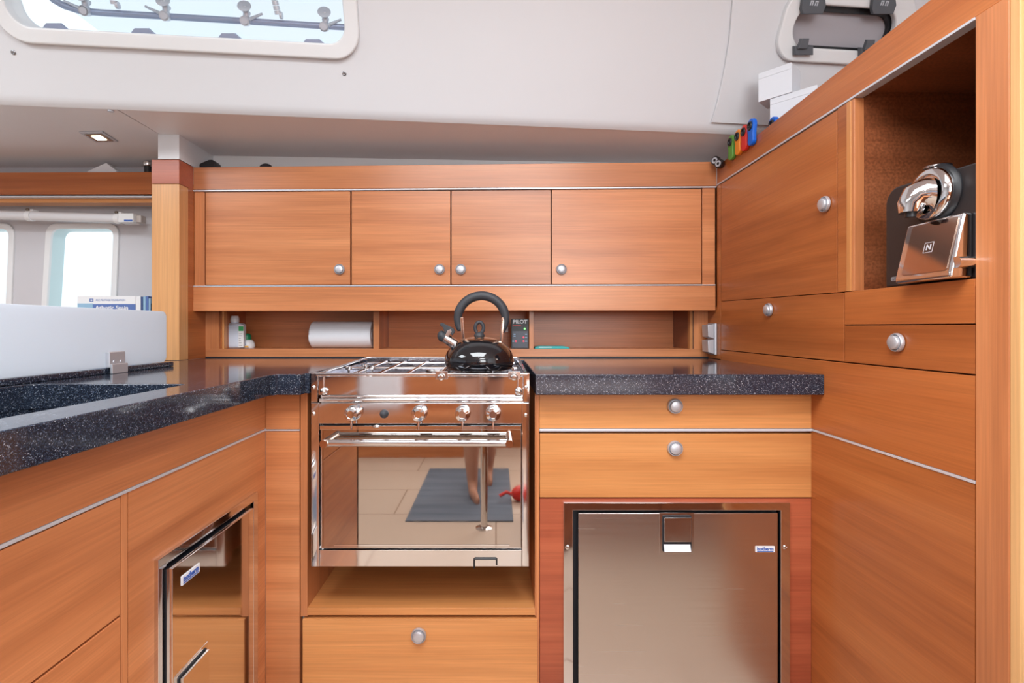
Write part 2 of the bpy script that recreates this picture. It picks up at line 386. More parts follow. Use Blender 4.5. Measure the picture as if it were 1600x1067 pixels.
# window_1 : large opening window in the coachroof side
win = thing('window_1', CO, None, None); struct(win)
def S(u, v, l=0.0): return CO+CU*u+CV*v+CN*l
MB().plate([rrect(WU0-0.036, WU1+0.036, WV0-0.036, WV1+0.036, 0.07), rrect(WU0+0.002, WU1-0.002, WV0+0.002, WV1-0.002, 0.045)], 0.03, S(0, 0, 0.016), CU, CV, bevel=0.005).build('window_frame', TRIMW, win)
MB().plate([rrect(WU0-0.01, WU1+0.01, WV0-0.01, WV1+0.01, 0.05)], 0.005, S(0, 0, -0.05), CU, CV).build('window_pane', PANE, win)
MB().plate([rrect(WU0-0.012, WU1+0.012, WV0-0.012, WV1+0.012, 0.055), rrect(WU0-0.002, WU1+0.002, WV0-0.002, WV1+0.002, 0.047)], 0.045, S(0, 0, -0.0125), CU, CV).build('window_reveal', TRIMW, win)
# lid bar behind the glass with catches
def on_slope_at(px, py, l):
    u, v = on_slope(px, py, l); return S(u, v, l)
bar_pts = [on_slope_at(a, b, -0.075) for a, b in ((20, -60), (22, -10), (30, 22))]
MB().tube([on_slope_at(a, b, -0.07) for a, b in ((70, -14), (84, 0), (100, 9), (125, 17), (160, 20), (350, 31), (543, 43), (570, 45))], 0.0085, 10).build('lid_bar', BLUEGR, win)
MB().tube([on_slope_at(a, b, -0.075) for a, b in ((14, -30), (18, 0), (24, 22), (34, 38), (50, 45))], 0.006, 8).build('lid_seal', BLUEGR, win)
def catch(px, py, left):
    l = -0.062; c = on_slope_at(px, py, l); sg = -1 if left else 1
    root = MB().cyl(c-CN*0.008, c+CN*0.012, 0.0125, 24).cyl(c+CN*0.012, c+CN*0.0135, 0.009, 20)
    d = (CU*sg*0.9+CV*0.38).normalized()
    root.tube([c+d*0.008, c+d*0.03, c+d*0.052], [0.0055, 0.004, 0.003], 8)
    e = c+CV*0.036+CU*0.004
    root.lathe([(0.018, 0), (0.0165, 0.003), (0.009, 0.006), (0.008, 0.022), (0.010, 0.026)], e+CN*0.006, (c-e)*0.5+CN*-0.02, 24)
    root.tube([e, (c+e)/2+CU*0.003, c], 0.0085, 10)
    return root.build('window_catch', GREYP, win)
for px, py, lf in ((134, 17, True), (259, 25, True), (384, 33, False), (507, 42, False)): catch(px, py, lf)
for px, py in ((84, 41), (222, 49), (358, 57), (490, 66)):
    a = on_slope(px-19, py+4, -0.02); b = on_slope(px+21, py+6, -0.02); c = on_slope(px+8, py-5, -0.02); d = on_slope(px-12, py-5, -0.02)
    MB().plate([[a, b, c, d]], 0.012, S(0, 0, -0.02), CU, CV).build('hinge_block', BLUEGR, win)
for px, py in ((176, 0), (432, 16)):
    m = MB(); top = on_slope_at(px-14, py-60, -0.055); bot = on_slope_at(px+3, py+8, -0.055)
    for k in range(9):
        a = top.lerp(bot, k/9); b = top.lerp(bot, (k+0.82)/9); m.cyl(a, b, 0.0085, 12)
    m.cyl(bot+CU*0.004, bot+CU*0.011, 0.009, 14); m.build('pleated_stay', GREYP, win)
# deck and canvas seen through it
cv = MB().box(-2.6, 0.9, 1.75, 4.4, 2.95, 2.96, 0).build('deck_awning', plain('white_awning', (0.9, 0.93, 0.97), 0.7)); tag(cv, 'white deck awning stretched outside above the large cabin window', 'awning')

for px, py in ((21, 82), (538, 115)):
    c = on_slope_at(px, py, 0); o = MB().lathe([(0.006, 0), (0.006, 0.001), (0.0035, 0.0025), (0, 0.001)], c, CN, 20).build('ceiling_screw', plain('screw_steel', (0.3, 0.3, 0.31), 0.3, 0.9), loc=c)
    tag(o, 'small steel screw in white panel below ' + ('left end of large window' if px < 100 else 'right end of large window'), 'screw', 'screws under the large window')

# right hand lining panel and oval opening port
lin = on_slope(1143, 0)[0]; linb, linv = on_slope(1110, 192)
struct(MB().plate([[(lin, vtop-0.01)]+[on_slope(a, b) for a, b in ((1143, 0), (1138, 60), (1129, 115), (1119, 160), (1110, 191))]+[ (1.74, linv-0.006), (1.74, vtop-0.01)], rrect(PU0-0.004, PU1+0.004, PVc-PH-0.004, PVc+PH+0.004, PH*0.95, 12)], 0.008, S(0, 0, 0.009), CU, CV, bevel=0.002).build('trim_3', WHITE))
port = thing('window_2', S((PU0+PU1)/2, PVc), None, None); struct(port)
MB().plate([rrect(PU0-0.036, PU1+0.05, PVc-PH-0.036, PVc+PH+0.04, PH*1.2, 12), rrect(PU0+0.002, PU1-0.002, PVc-PH+0.002, PVc+PH-0.002, PH*0.93, 12)], 0.02, S(0, 0, 0.026), CU, CV, bevel=0.005).build('port_frame', TRIMW, port)
MB().plate([rrect(PU0-0.003, PU1+0.003, PVc-PH-0.003, PVc+PH+0.003, PH*0.95, 12), rrect(PU0+0.003, PU1-0.003, PVc-PH+0.009, PVc+PH-0.016, PH*0.8, 12)], 0.02, S(0, 0, 0.004), CU, CV).build('seal', BLACK, port)
MB().plate([rrect(PU0-0.002, PU1+0.002, PVc-PH-0.002, PVc+PH+0.002, PH*0.95, 12)], 0.006, S(0, 0, -0.012), CU, CV).build('port_pane', LILAC, port)
def portpart(name, pts, th, lift, mat=GREYM):
    return MB().plate([[on_slope(a, b, lift) for a, b in pts]], th, S(0, 0, lift), CU, CV, bevel=0.0015).build(name, mat, port)
for q in (1272, 1382):
    h_ = portpart('hinge', [(q-14, -30), (q+14, -30), (q+19, 8), (q+14, 22), (q-17, 22), (q-19, 14)], 0.012, 0.04)
    a = on_slope(q, 5, 0.0405); m = MB().plate([rect(a[0]-0.011, a[0]-0.008, a[1]-0.006, a[1]+0.006), rect(a[0]-0.008, a[0]-0.002, a[1]+0.003, a[1]+0.006), rect(a[0]-0.005, a[0]-0.002, a[1]-0.006, a[1]+0.003),
        ], 0.0008, S(0, 0, 0.0412), CU, CV)
    m.plate([rect(a[0]+0.003, a[0]+0.006, a[1]-0.006, a[1]+0.006), rect(a[0]+0.006, a[0]+0.012, a[1]+0.003, a[1]+0.006), rect(a[0]+0.009, a[0]+0.012, a[1]-0.006, a[1]+0.003)], 0.0008, S(0, 0, 0.0412), CU, CV).build('hinge_mark', GREYP, h_)
for q, y in ((1257, 74), (1360, 76)):
    h_ = portpart('catch', [(q-14, y-2), (q+14, y-2), (q+14, y+12), (q-14, y+12)], 0.016, 0.042)
    portpart('catch_lever', [(q-4, y-14), (q+8, y-14), (q+5, y+2), (q-9, y+2)], 0.012, 0.05)

# ------------------------------------------------------------------ hull wall of the saloon with two side windows
HZ0, HZ1 = 0.0, 1.64
def hx(px): return X(px, HULL)
def hz(py): return Z(py, HULL)
def tapered(x0b, x1b, x0t, x1t, zb, zt, r, n=7):
    P = [Vector((x0b, zb)), Vector((x1b, zb)), Vector((x1t, zt)), Vector((x0t, zt))]; out = []
    for i in range(4):
        a, b, c = P[i-1], P[i], P[(i+1) % 4]; u = (a-b).normalized(); v = (c-b).normalized()
        p0 = b+u*r; p2 = b+v*r
        for k in range(n+1):
            t = k/n; q = (1-t)**2*p0+2*t*(1-t)*b+t*t*p2; out.append((q.x, q.y))
    return out
def side_window(name, dx):
    def T(e, r): 
        return tapered(hx(72)+dx-e, hx(173)+dx+e, hx(82)+dx-e, hx(180)+dx+e, hz(520)-e, hz(357)+e, r)
    return T
T = side_window('', 0); dxw = hx(18)-hx(181)
T2 = side_window('', dxw)
T3 = side_window('', 2*dxw); T4 = side_window('', 3*dxw)
struct(MB().plate([rect(ROOMX0, -1.0, HZ0, HZ1), T(0, 0.035), T2(0, 0.035), T3(0, 0.035), T4(0, 0.035)], 0.05, (0, HULL, 0), (1, 0, 0), (0, 0, 1)).build('wall_back', plain('grey_white_lining', (0.60, 0.60, 0.63), 0.45)))
struct(MB().box(-1.0, ROOMX1, HULL+0.02, HULL+0.06, 0, 1.64, 0).build('wall_back', WHITE))
for i, TT in enumerate((T, T2, T3, T4)):
    r_ = thing('window_%d' % (3+i), (hx(130)+dxw*i, HULL, hz(440)), None, None); struct(r_)
    MB().plate([TT(0.02, 0.05), TT(-0.002, 0.034)], 0.012, (0, HULL-0.008, 0), (1, 0, 0), (0, 0, 1), bevel=0.003).build('window_frame', TRIMW, r_)
    MB().plate([TT(0.004, 0.038), TT(-0.001, 0.034)], 0.06, (0, HULL, 0), (1, 0, 0), (0, 0, 1)).build('window_reveal', plain('aqua_reveal', (0.62, 0.78, 0.80), 0.4), r_)
    MB().plate([TT(0.003, 0.037)], 0.005, (0, HULL+0.055, 0), (1, 0, 0), (0, 0, 1)).build('window_pane', PANE, r_)

# white partition above the post and lining strip above the wall cabinet
struct(MB().box(X(247, 1.639), -1.014, 1.639, 1.96, 1.545, 1.6245, 0).build('wall_partition', WHITE))
struct(MB().box(-1.0135, 1.74, 1.835, 1.85, 1.50, 1.6245, 0).build('trim_4', TRIMW))

# ceiling spot over the saloon
lm = thing('ceiling_lamp', (-1.29, 1.66, ZL), 'small square chrome spot lamp, lit, recessed in the ceiling left of the post', 'ceiling light')
LC = [(X(123, 1.617), 1.617), (X(160, 1.612), 1.612), (X(185, 1.70), 1.70), (X(150, 1.705), 1.705)]
cx = sum(p[0] for p in LC)/4; cy = sum(p[1] for p in LC)/4
def sc_(k): return [(cx+(a-cx)*k, cy+(b-cy)*k) for a, b in LC]
MB().prism(LC, 'Z', ZL-0.004, ZL, 0.001).build('bezel', SATIN, lm)
MB().prism(sc_(0.74), 'Z', ZL-0.0052, ZL-0.003, 0).build('reflector', plain('lamp_reflector', (0.4, 0.36, 0.3), 0.2, 0.6), lm)
MB().prism(sc_(0.40), 'Z', ZL-0.0065, ZL-0.005, 0).build('diffuser', LAMP, lm)
o = MB().cyl((X(173, 1.46), 1.46, ZL), (X(173, 1.46), 1.46, ZL-0.004), 0.008, 16).build('ceiling_button', GREYP, loc=(X(173, 1.46), 1.46, ZL)); tag(o, 'tiny grey round cap on the ceiling edge above the lamp', 'cap')

# ================================================================== WALL CABINET (back)
DU = 1.715; XA = -1.014
uc = thing('wall_cabinet', (0, 1.78, 1.07), 'long cherry wall cabinet with four doors above the stove', 'cabinet')
def tilt(px, a, b): return a+(b-a)*(px-302)/818.0
def band(px0, px1, ya, yb, D, th, name, mat, parent, bev=0.0008, xs=None):
    """ya/yb: (y at 302, y at 1120) top and bottom"""
    x0, x1 = (X(px0, D), X(px1, D)) if xs is None else xs
    p0 = 775+x0*F/D; p1 = 775+x1*F/D
    pts = [(x0, Z(tilt(p0, *yb), D)), (x1, Z(tilt(p1, *yb), D)), (x1, Z(tilt(p1, *ya), D)), (x0, Z(tilt(p0, *ya), D))]
    return MB().prism(pts, 'Y', D, D+th, bev).build(name, mat, parent)
band(0, 0, (261.5, 252.5), (296.5, 290.5), DU, 0.022, 'top_rail', WX, uc, xs=(XA, XR-0.001))
band(0, 0, (297, 291), (299, 293), DU-0.002, 0.02, 'trim_strip', ALU, uc, 0.0004, xs=(XA+0.001, XR-0.002))
DD = DU+0.004
band(321.5, 547, (300.5, 295), (445, 443.5), DD, 0.018, 'door', WX, uc)
band(549.5, 703.5, (300.5, 295), (445, 443.5), DD, 0.018, 'door', WX, uc)
band(705.5, 860.5, (300.5, 295), (445, 443.5), DD, 0.018, 'door', WX, uc)
band(862.5, 1095.5, (300.5, 295), (445, 443.5), DD, 0.018, 'door', WX, uc)
doors = [c for c in bpy.data.objects if c.parent == uc and c.name.startswith('door')]
band(0, 0, (299.5, 293.5), (446.5, 444.5), DD, 0.018, 'stile', WZ, uc, xs=(XA+0.001, X(319.5, DD)))
band(0, 0, (299.5, 293.5), (446.5, 444.5), DD, 0.018, 'stile', WX, uc, xs=(X(1097.5, DD), XR-0.004))
band(0, 0, (446.3, 444.3), (448, 446), DU-0.002, 0.02, 'trim_strip', ALU, uc, 0.0004, xs=(XA+0.001, XR-0.005))
band(0, 0, (448.5, 446.5), (486, 485), DU, 0.03, 'valance', WX, uc, xs=(XA, X(1118, DU)))
MB().box(XA+0.001, XR-0.003, DU+0.024, 1.83, 1.085, 1.53, 0).build('carcass', DX, uc)
for d, (kx, ky) in zip(sorted(doors, key=lambda o: sum(v.co.x for v in o.data.vertices)), ((531, 421), (687, 421), (720, 421), (877, 421))):
    knob(d, (X(kx, DD), DD, Z(ky, DD)), (0, -1, 0))

# ================================================================== OPEN SHELF behind the stove
DN = 1.787; NB = 1.955
sh = thing('open_shelf', (0, 1.88, ZC), 'long open cherry shelf niche under the wall cabinet', 'shelf')
zf = Z(545, DN)
MB().box(XA, X(1106, DN), DN, DN+0.012, ZC+0.004, zf, 0.0008).build('front_rail', WX, sh)
MB().box(XA, X(342, DN), DN+0.0005, DN+0.012, zf, 1.075, 0).build('stile', WZ, sh)
MB().box(X(1084, DN), X(1106, DN), DN+0.0005, DN+0.012, zf, 1.075, 0).build('stile', WZ, sh)
MB().box(X(1078, DN), X(1082.5, DN), DN+0.001, DN+0.02, zf, 1.075, 0).build('edge_bead', LZ, sh)
MB().box(X(1082.5, DN), X(1084, DN), DN+0.004, DN+0.012, zf, 1.075, 0).build('shadow_gap', DKGAP, sh)
MB().box(X(347, DN), X(350, DN), DN+0.001, DN+0.02, zf, 1.075, 0).build('edge_bead', LZ, sh)
MB().box(XA, XR-0.002, NB, NB+0.01, ZC, 1.09, 0).build('back_panel', WX, sh)
MB().box(XA, XR-0.002, DN+0.012, NB, zf-0.014, zf-0.0005, 0).build('shelf_board', WX, sh)
MB().box(XA, XR-0.002, 1.745, NB, 1.0752, 1.0848, 0).build('top_board', WX, sh)
MB().box(XA, X(347, DN), DN+0.012, NB, zf, 1.075, 0).build('end_panel', WSX, sh)
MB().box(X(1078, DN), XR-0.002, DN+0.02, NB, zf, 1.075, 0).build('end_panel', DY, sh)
for a, b in ((583, 592), (827, 834)):
    MB().box(X(a, DN), X(b, DN), DN+0.004, NB, zf, 1.075, 0.0006).build('divider', WZ, sh)
MB().box(XA+0.002, X(1107, DN), DN-0.004, DN, ZC, ZC+0.004, 0).build('sealing_bead', DKGAP, sh)
MB().box(XA-0.012, XA, 1.687, DN+0.012, ZC, 1.485, 0).build('side_panel', WSY, sh)

# ================================================================== POST on the left
pt = thing('wooden_post', ((X(238, 1.639)+XA)/2, 1.66, ZC), 'square light cherry post with a redder cap at the left end of the wall cabinet', 'post')
MB().box(X(237, 1.639), XA, 1.639, 1.6865, ZC+0.0005, Z(287.5, 1.639), 0.001).build('shaft', wood('tan_cherry_grain_z', [(0.50, 0.23, 0.085), (0.60, 0.30, 0.12), (0.67, 0.35, 0.15)], 'Z'), pt)
for q in (257, 262, ):
    pass
MB().box(X(237, 1.639), XA+0.0005, 1.638, 1.714, Z(287, 1.639), Z(249.5, 1.638), 0.001).build('cap', RX, pt)

# ================================================================== TALL CABINET on the right
tc = thing('side_cabinet', (XR+0.2, 1.25, 0), 'tall cherry cabinet along the right side with open appliance niche', 'cabinet')
TH = 0.02
def pr(pts, name, mat, x0=XR, th=TH, parent=None, bev=0.0008): return MB().prism(pts, 'X', x0, x0+th, bev).build(name, mat, parent or tc)
def rz(py, px, x=XR): return Z(py, DR(px, x))
pr([(0.737, 1.4845), (1.7145, 1.4845), (1.7145, 1.5445), (0.737, 1.5662)], 'top_rail', WSY)
pr([(0.7895, 1.4795), (1.7145, 1.4795), (1.7145, 1.484), (0.7895, 1.484)], 'trim_strip', ALU, XR-0.002, TH, bev=0.0004)
dr = pr([(1.1105, 1.0815), (1.6815, 1.0925), (1.6815, 1.4765), (1.1105, 1.4765)], 'door', WSY)
knob(dr, (XR, 1.1465, 1.2816), (-1, 0, 0))
pr([(1.687, ZC+0.001), (1.80, ZC+0.001), (1.80, 1.0745), (1.7145, 1.0745), (1.7145, 1.479), (1.687, 1.479)], 'corner_panel', WSY, XR, 0.018)
pr([(1.0805, 1.0815), (1.1085, 1.0815), (1.1085, 1.479), (1.0805, 1.479)], 'stile', WSY)
pr([(1.0655, 1.0815), (1.0795, 1.0815), (1.0795, 1.479), (1.0655, 1.479)], 'edge_bead', LZ, XR-0.001)
pr([(1.056, 1.0815), (1.0645, 1.0815), (1.0645, 1.479), (1.056, 1.479)], 'stile', WZ)
# niche
NX1 = 1.15
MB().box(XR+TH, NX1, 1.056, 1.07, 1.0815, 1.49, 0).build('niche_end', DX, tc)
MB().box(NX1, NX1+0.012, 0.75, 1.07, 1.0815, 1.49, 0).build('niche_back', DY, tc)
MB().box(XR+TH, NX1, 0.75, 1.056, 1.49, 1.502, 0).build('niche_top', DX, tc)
MB().box(XR+0.0005, NX1, 0.789, 1.056, 1.068, 1.081, 0.0005).build('niche_shelf', WSY, tc)
pr([(0.791, 1.0115), (1.0860, 1.0115), (1.0860, 1.0805), (0.791, 1.0805)], 'fixed_panel', WSY)
dw = pr([(0.791, 0.933), (1.0860, 0.933), (1.0860, 1.0095), (0.791, 1.0095)], 'drawer', WSY)
knob(dw, (XR, 0.9405, 0.978), (-1, 0, 0), 0.0172)
dw = pr([(1.0885, 0.933), (1.6825, 0.933), (1.6825, 1.0910), (1.0885, 1.0795)], 'drawer', WSY)
knob(dw, (XR, 1.382, 1.0534), (-1, 0, 0))
pr([(0.791, 0.769), (1.685, 0.769), (1.685, 0.9305), (0.791, 0.9305)], 'middle_panel', WSY)
pr([(0.7895, 0.7640), (1.25, 0.7640), (1.25, 0.7685), (0.7895, 0.7685)], 'trim_strip', ALU, XR-0.0015, TH, bev=0.0004)
pr([(0.791, 0.0), (1.25, 0.0), (1.25, 0.7635), (0.791, 0.7635)], 'lower_panel', WSY)
MB().box(XR+TH, NX1, 1.0705, 1.80, 0.02, 1.477, 0).build('carcass', DY, tc)
MB().box(XR+TH, NX1, 0.80, 1.07, 0.02, 1.067, 0).build('carcass', DY, tc)
MB().box(XR+TH, 1.6, 1.08, 1.82, 1.478, 1.49, 0).build('top_board', WSY, tc)
MB().box(XR-0.0005, XR+0.022, 0.7375, 0.789, 0.0, 1.4844, 0.001).build('post', WZ, tc)
MB().box(XR+0.0005, NX1+0.012, 0.722, 0.7372, 0.0, 1.56, 0.001).build('end_panel', LBL, tc)
MB().box(1.11, 1.118, 0.99, 1.045, 1.405, 1.455, 0.001).build('power_socket', WLAB, tc)

# ================================================================== BASE CABINET right (drawers and fridge opening)
DF = 1.2
bc = thing('drawer_cabinet', (X(1055, DF), 1.4, 0), 'light cherry base cabinet with two drawers over the wide refrigerator', 'cabinet')
def fr(px0, px1, y0, y1, name, mat, parent, D=DF, th=0.02, bev=0.0008): 
    return MB().box(X(px0, D), X(px1, D), D, D+th, Z(y1, D), Z(y0, D), bev).build(name, mat, parent)
d = fr(843, 1268, 612, 669.5, 'drawer', LX, bc); knob(d, (X(1054, DF), DF, Z(634, DF)), (0, -1, 0))
MB().box(X(843, DF), X(1268, DF), DF-0.002, DF+0.018, Z(673.7, DF), Z(669.9, DF), 0.0006).build('trim_strip', ALU, bc)
d = fr(843.5, 1268, 677.5, 777, 'drawer', LX, bc); knob(d, (X(1054, DF), DF, Z(700, DF)), (0, -1, 0))
hx0, hx1, hzt, hzb = X(884, DF), X(1228, DF), Z(788, DF), 0.075
MB().plate([rect(X(843.5, DF), X(1267.5, DF), 0.0, Z(779, DF)), rect(hx0, hx1, hzb, hzt)], 0.02, (0, DF, 0), (1, 0, 0), (0, 0, 1)).build('fridge_surround', RX, bc)
MB().box(X(843, DF), X(1268, DF), 1.222, 1.76, 0.61, 0.85, 0).build('carcass', DX, bc)
MB().box(X(838, DF), X(842.5, DF), DF+0.001, 1.76, 0.0, 0.853, 0.0005).build('side_panel', WZ, bc)
MB().box(X(1268.3, DF), XR-0.0005, DF+0.02, 1.25, 0.0, 0.853, 0).build('side_panel', DY, bc)

def fridge(prefix_label, origin, ux, W, zb, zt, fw, gapL, door_u, door_z, lift, handle_u, handle_z, badge, screws, name='refrigerator'):
    """origin: point on the cabinet face at floor level, ux: direction along the face (to the viewer's right); n points out"""
    ux = Vector(ux); uz = Vector((0, 0, 1)); n = ux.cross(uz); O = Vector(origin)
    def P(u, z, l=0): return O+ux*u+uz*z+n*l
    r = thing(name, P(W/2, zb), prefix_label, 'refrigerator')
    MB().plate([rect(0, W, zb, zt), rect(fw, W-fw, zb+fw*0.8, zt-fw*0.8)], 0.008, O+n*0.007, ux, uz, bevel=0.001).build('frame', CHROME, r)
    MB().plate([rect(fw, W-fw, zb+fw*0.8, zt-fw*0.8)], 0.35, O-n*0.012, ux, uz).build('inner_box', DKGAP, r)
    MB().plate([rect(door_u[0]+0.004, door_u[1]-0.004, door_z[0]+0.004, door_z[1]-0.004)], 0.010+lift*0.5, O+n*(lift*0.5), ux, uz).build('gasket', DKGAP, r)
    MB().plate([rect(door_u[0], door_u[1], door_z[0], door_z[1])], lift*0.5, O+n*lift, ux, uz, bevel=0.0012).build('door', BRUSH if badge[3] else CHROME, r)
    dobj = [c for c in r.children if c.name.startswith('door')][0]
    hu, hv = handle_u, handle_z; hw = hu[1]-hu[0]; hh = hv[1]-hv[0]
    h = MB().plate([rect(hu[0]-0.006, hu[1]+0.006, hv[0]-0.006, hv[1]+0.006)], 0.001, O+n*(lift+0.0009), ux, uz, bevel=0.0003).build('handle', STEEL, dobj)
    MB().plate([rrect(hu[0], hu[1], hv[0], hv[1], 0.004, 4)], 0.0012, O+n*(lift+0.0021), ux, uz).build('handle_recess', DKGAP, h)
    MB().plate([rect(hu[0]+0.003, hu[1]-0.003, hv[0]+hh*0.30, hv[1]-0.003)], 0.006, O+n*(lift+0.0085), ux, uz, bevel=0.001).build('handle_flap', STEEL, h)
    MB().plate([rect(0, hw-0.006, 0, hh*0.29)], 0.0015, P(hu[0]+0.003, hv[0]+0.002, lift+0.0085), ux, (uz*0.9-n*0.38).normalized(), bevel=0.0004).build('handle_lip', ALU, h)
    bu, bz, bw, _ = badge
    b = MB().plate([rrect(bu, bu+bw, bz, bz+bw*0.31, 0.0012, 3)], 0.001, O+n*(lift+0.0011), ux, uz).build('badge', WLAB, dobj)
    tm = MB().text('isotherm', bw*0.26, 0.0006, P(bu+bw/2, bz+bw*0.175, lift+0.0014), ux, uz, width=bw*0.84, bold=bw*0.006)
    tm.plate([rect(bu+bw*0.08, bu+bw*0.92, bz+bw*0.03, bz+bw*0.065)], 0.0005, O+n*(lift+0.0015), ux, uz)
    tm.build('lettering', LBLUE, b)
    for su, sz in screws:
        MB().lathe([(0.0052, 0), (0.0052, 0.0012), (0.003, 0.0022), (0.0022, 0.0006), (0, 0.0006)], P(su, sz, 0.0068), n, 20).build('screw', STEEL, r)
    return r
W_ = X(1232, DF)-X(880, DF); px = 0.0015
fridge('wide stainless refrigerator under the drawers right of the stove', (X(880, DF), DF, 0), (1, 0, 0), W_, 0.06, Z(784, DF), 0.022, 0, (22.5*px, 331*px), (0.09, Z(799, DF)), 0.012,
       (152*px, 197*px), (Z(858, DF), Z(802, DF)), (296*px, Z(859, DF), 30*px, True), ((6*px, Z(853, DF)), (344*px, Z(853, DF))))

# ================================================================== STOVE HOUSING
hc = thing('stove_housing', (X(655, DF), 1.45, 0), 'cherry housing around the stove with a shelf and one drawer below it', 'cabinet')
fr(415.5, 468, 612, 670.5, 'upper_filler', WX, hc, bev=0.0005)
MB().box(X(415, DF), X(468, DF), DF-0.0015, DF+0.018, Z(673, DF), Z(671, DF), 0.0004).build('trim_strip', ALU, hc)
MB().box(XL+0.0005, X(468, DF), DF, DF+0.02, 0.0, Z(673.5, DF), 0.0005).build('lower_filler', WX, hc)
MB().box(X(469, DF), X(480, DF), DF+0.002, 1.755, Z(964, DF), 0.853, 0.0005).build('side_panel', WZ, hc)
MB().box(X(836, DF), X(837.7, DF), DF+0.002, 1.755, Z(964, DF), 0.853, 0).build('side_panel', WZ, hc)
MB().box(X(480, DF), X(836, DF), 1.74, 1.755, Z(950, DF), 0.853, 0).build('back_panel', DX, hc)
MB().box(X(469, DF)+0.0165, X(836, DF), DF, 1.74, Z(961, DF), Z(950, DF), 0.0006).build('shelf_board', LX, hc)
d = MB().box(X(473.5, DF), X(839.5, DF), DF-0.004, DF+0.016, 0.03, Z(966.5, DF), 0.0008).build('drawer', LX, hc)
knob(d, (X(655, DF), DF-0.004, Z(990, DF)), (0, -1, 0))
MB().box(X(474, DF), X(836, DF), DF+0.018, 1.74, 0.0, Z(968, DF), 0).build('carcass', DX, hc)

# ================================================================== SINK CABINET (left run)
lc = thing('sink_cabinet', (XL-0.2, 0.8, 0), 'long cherry base cabinet under the speckled worktop on the left', 'cabinet')
def pl(y0, y1, z0, z1, name, mat, x0=XL, th=0.02, bev=0.0008): return MB().box(x0-th, x0, y0, y1, z0, z1, bev).build(name, mat, lc)
pl(0.33, 1.22, 0.769, 0.853, 'fascia', WY, bev=0.0004)
pl(0.33, 1.199, 0.7642, 0.7685, 'trim_strip', ALU, XL+0.0018, bev=0.0004)
pl(0.332, 0.7365, 0.5925, 0.762, 'drawer', WY); pl(0.332, 0.7365, 0.05, 0.589, 'door', WY)
pl(0.7385, 0.7505, 0.0, 0.764, 'stile', WZ)
fy0, fy1, fzt, fzb = 0.809, 1.147, 0.638, 0.05
MB().plate([rect(0.752, 1.1995, 0.0, 0.7645), rect(fy0+0.004, fy1-0.004, fzb+0.004, fzt-0.004)], 0.02, (XL, 0, 0), (0, 1, 0), (0, 0, 1)).build('fridge_surround', WY, lc)
pl(0.35, 0.78, 0.02, 0.70, 'carcass', DY, XL-0.021, 0.33, 0)
MB().box(XL-0.345, XL-0.33, 0.33, 1.40, 0, 0.853, 0).build('back_panel', WY, lc)
fridge('narrow stainless refrigerator set in the left cabinet', (XL, fy0, 0), (0, 1, 0), fy1-fy0, fzb, fzt, 0.020, 0, (0.014, 0.290), (0.08, 0.6175), 0.02,
       (0.026, 0.108), (0.335, 0.434), (0.037, 0.578, 0.051, False), ())

# ================================================================== WORKTOP
wt = thing('worktop', (-0.1, 1.4, ZC-0.0465), 'dark speckled stone worktop running around the galley with sink', 'worktop')
outl = [(-0.503, 0.30), (-0.503, 1.137), (-0.492, 1.153), (-0.4395, 1.153), (-0.4395, 1.180), (-0.430, 1.180), (-0.430, 1.66), (0.0895, 1.66), (0.0895, 1.153),
        (0.7385, 1.153), (0.7385, 1.7865), (-1.013, 1.7865), (-1.013, 1.6385), (-1.11, 1.6385), (-1.11, 1.42), (-0.93, 1.42), (-0.93, 0.30)]
SX0, SX1, SY0, SY1 = -0.868, -0.575, 0.40, 0.956
MB().plate([outl, rrect(SX0, SX1, SY0, SY1, 0.018)], 0.0465, (0, 0, ZC), (1, 0, 0), (0, 1, 0), bevel=0.002).build('slab', STONE, wt)
sb = MB()
t_ = 0.01; zb = ZC-0.19
for a in ((SX0-t_, SX0, SY0-t_, SY1+t_, zb, ZC-0.0466), (SX1, SX1+t_, SY0-t_, SY1+t_, zb, ZC-0.0466), (SX0, SX1, SY0-t_, SY0, zb, ZC-0.0466), (SX0, SX1, SY1, SY1+t_, zb, ZC-0.0466), (SX0-t_, SX1+t_, SY0-t_, SY1+t_, zb-t_, zb)):
    sb.box(*a, 0)
MB().box(XL-0.345, XL, 0.33, 0.35, 0.0, 0.853, 0.0005).build('end_panel', WZ, lc)
sb.build('sink_basin', STONE, wt)['label'] = 'deep speckled sink basin'
MB().box(-0.925, -0.881, 0.302, 1.40, ZC+0.0002, ZC+0.013, 0.002).build('fiddle_rail', STONE, wt)

# frosted screen along the worktop
sc = thing('splash_screen', (-0.89, 1.0, ZC+0.013), 'frosted white acrylic screen standing along the left worktop edge', 'screen')
MB().plate([rrect(0.34, 1.377, ZC+0.0135, 1.0485, 0.016)], 0.008, (-0.886, 0, 0), (0, 1, 0), (0, 0, 1), bevel=0.001).build('panel', ACRYL, sc)
for y in (1.161, 0.45):
    b = MB().box(-0.886, -0.876, y, y+0.05, ZC+0.0135, Z(549, 1.187), 0.002).build('bracket', SATIN, sc)
    m = MB()
    for dy in (0.014, 0.036): m.lathe([(0.004, 0), (0.0035, 0.001), (0, 0.0012)], (-0.876, y+dy, ZC+0.027), (1, 0, 0), 14)
    m.build('screw', SATIN, b)
bb = MB().box(-0.8755, -0.870, 1.161, 1.211, ZC+0.0003, ZC+0.022, 0.001).build('bracket_foot', SATIN, sc)

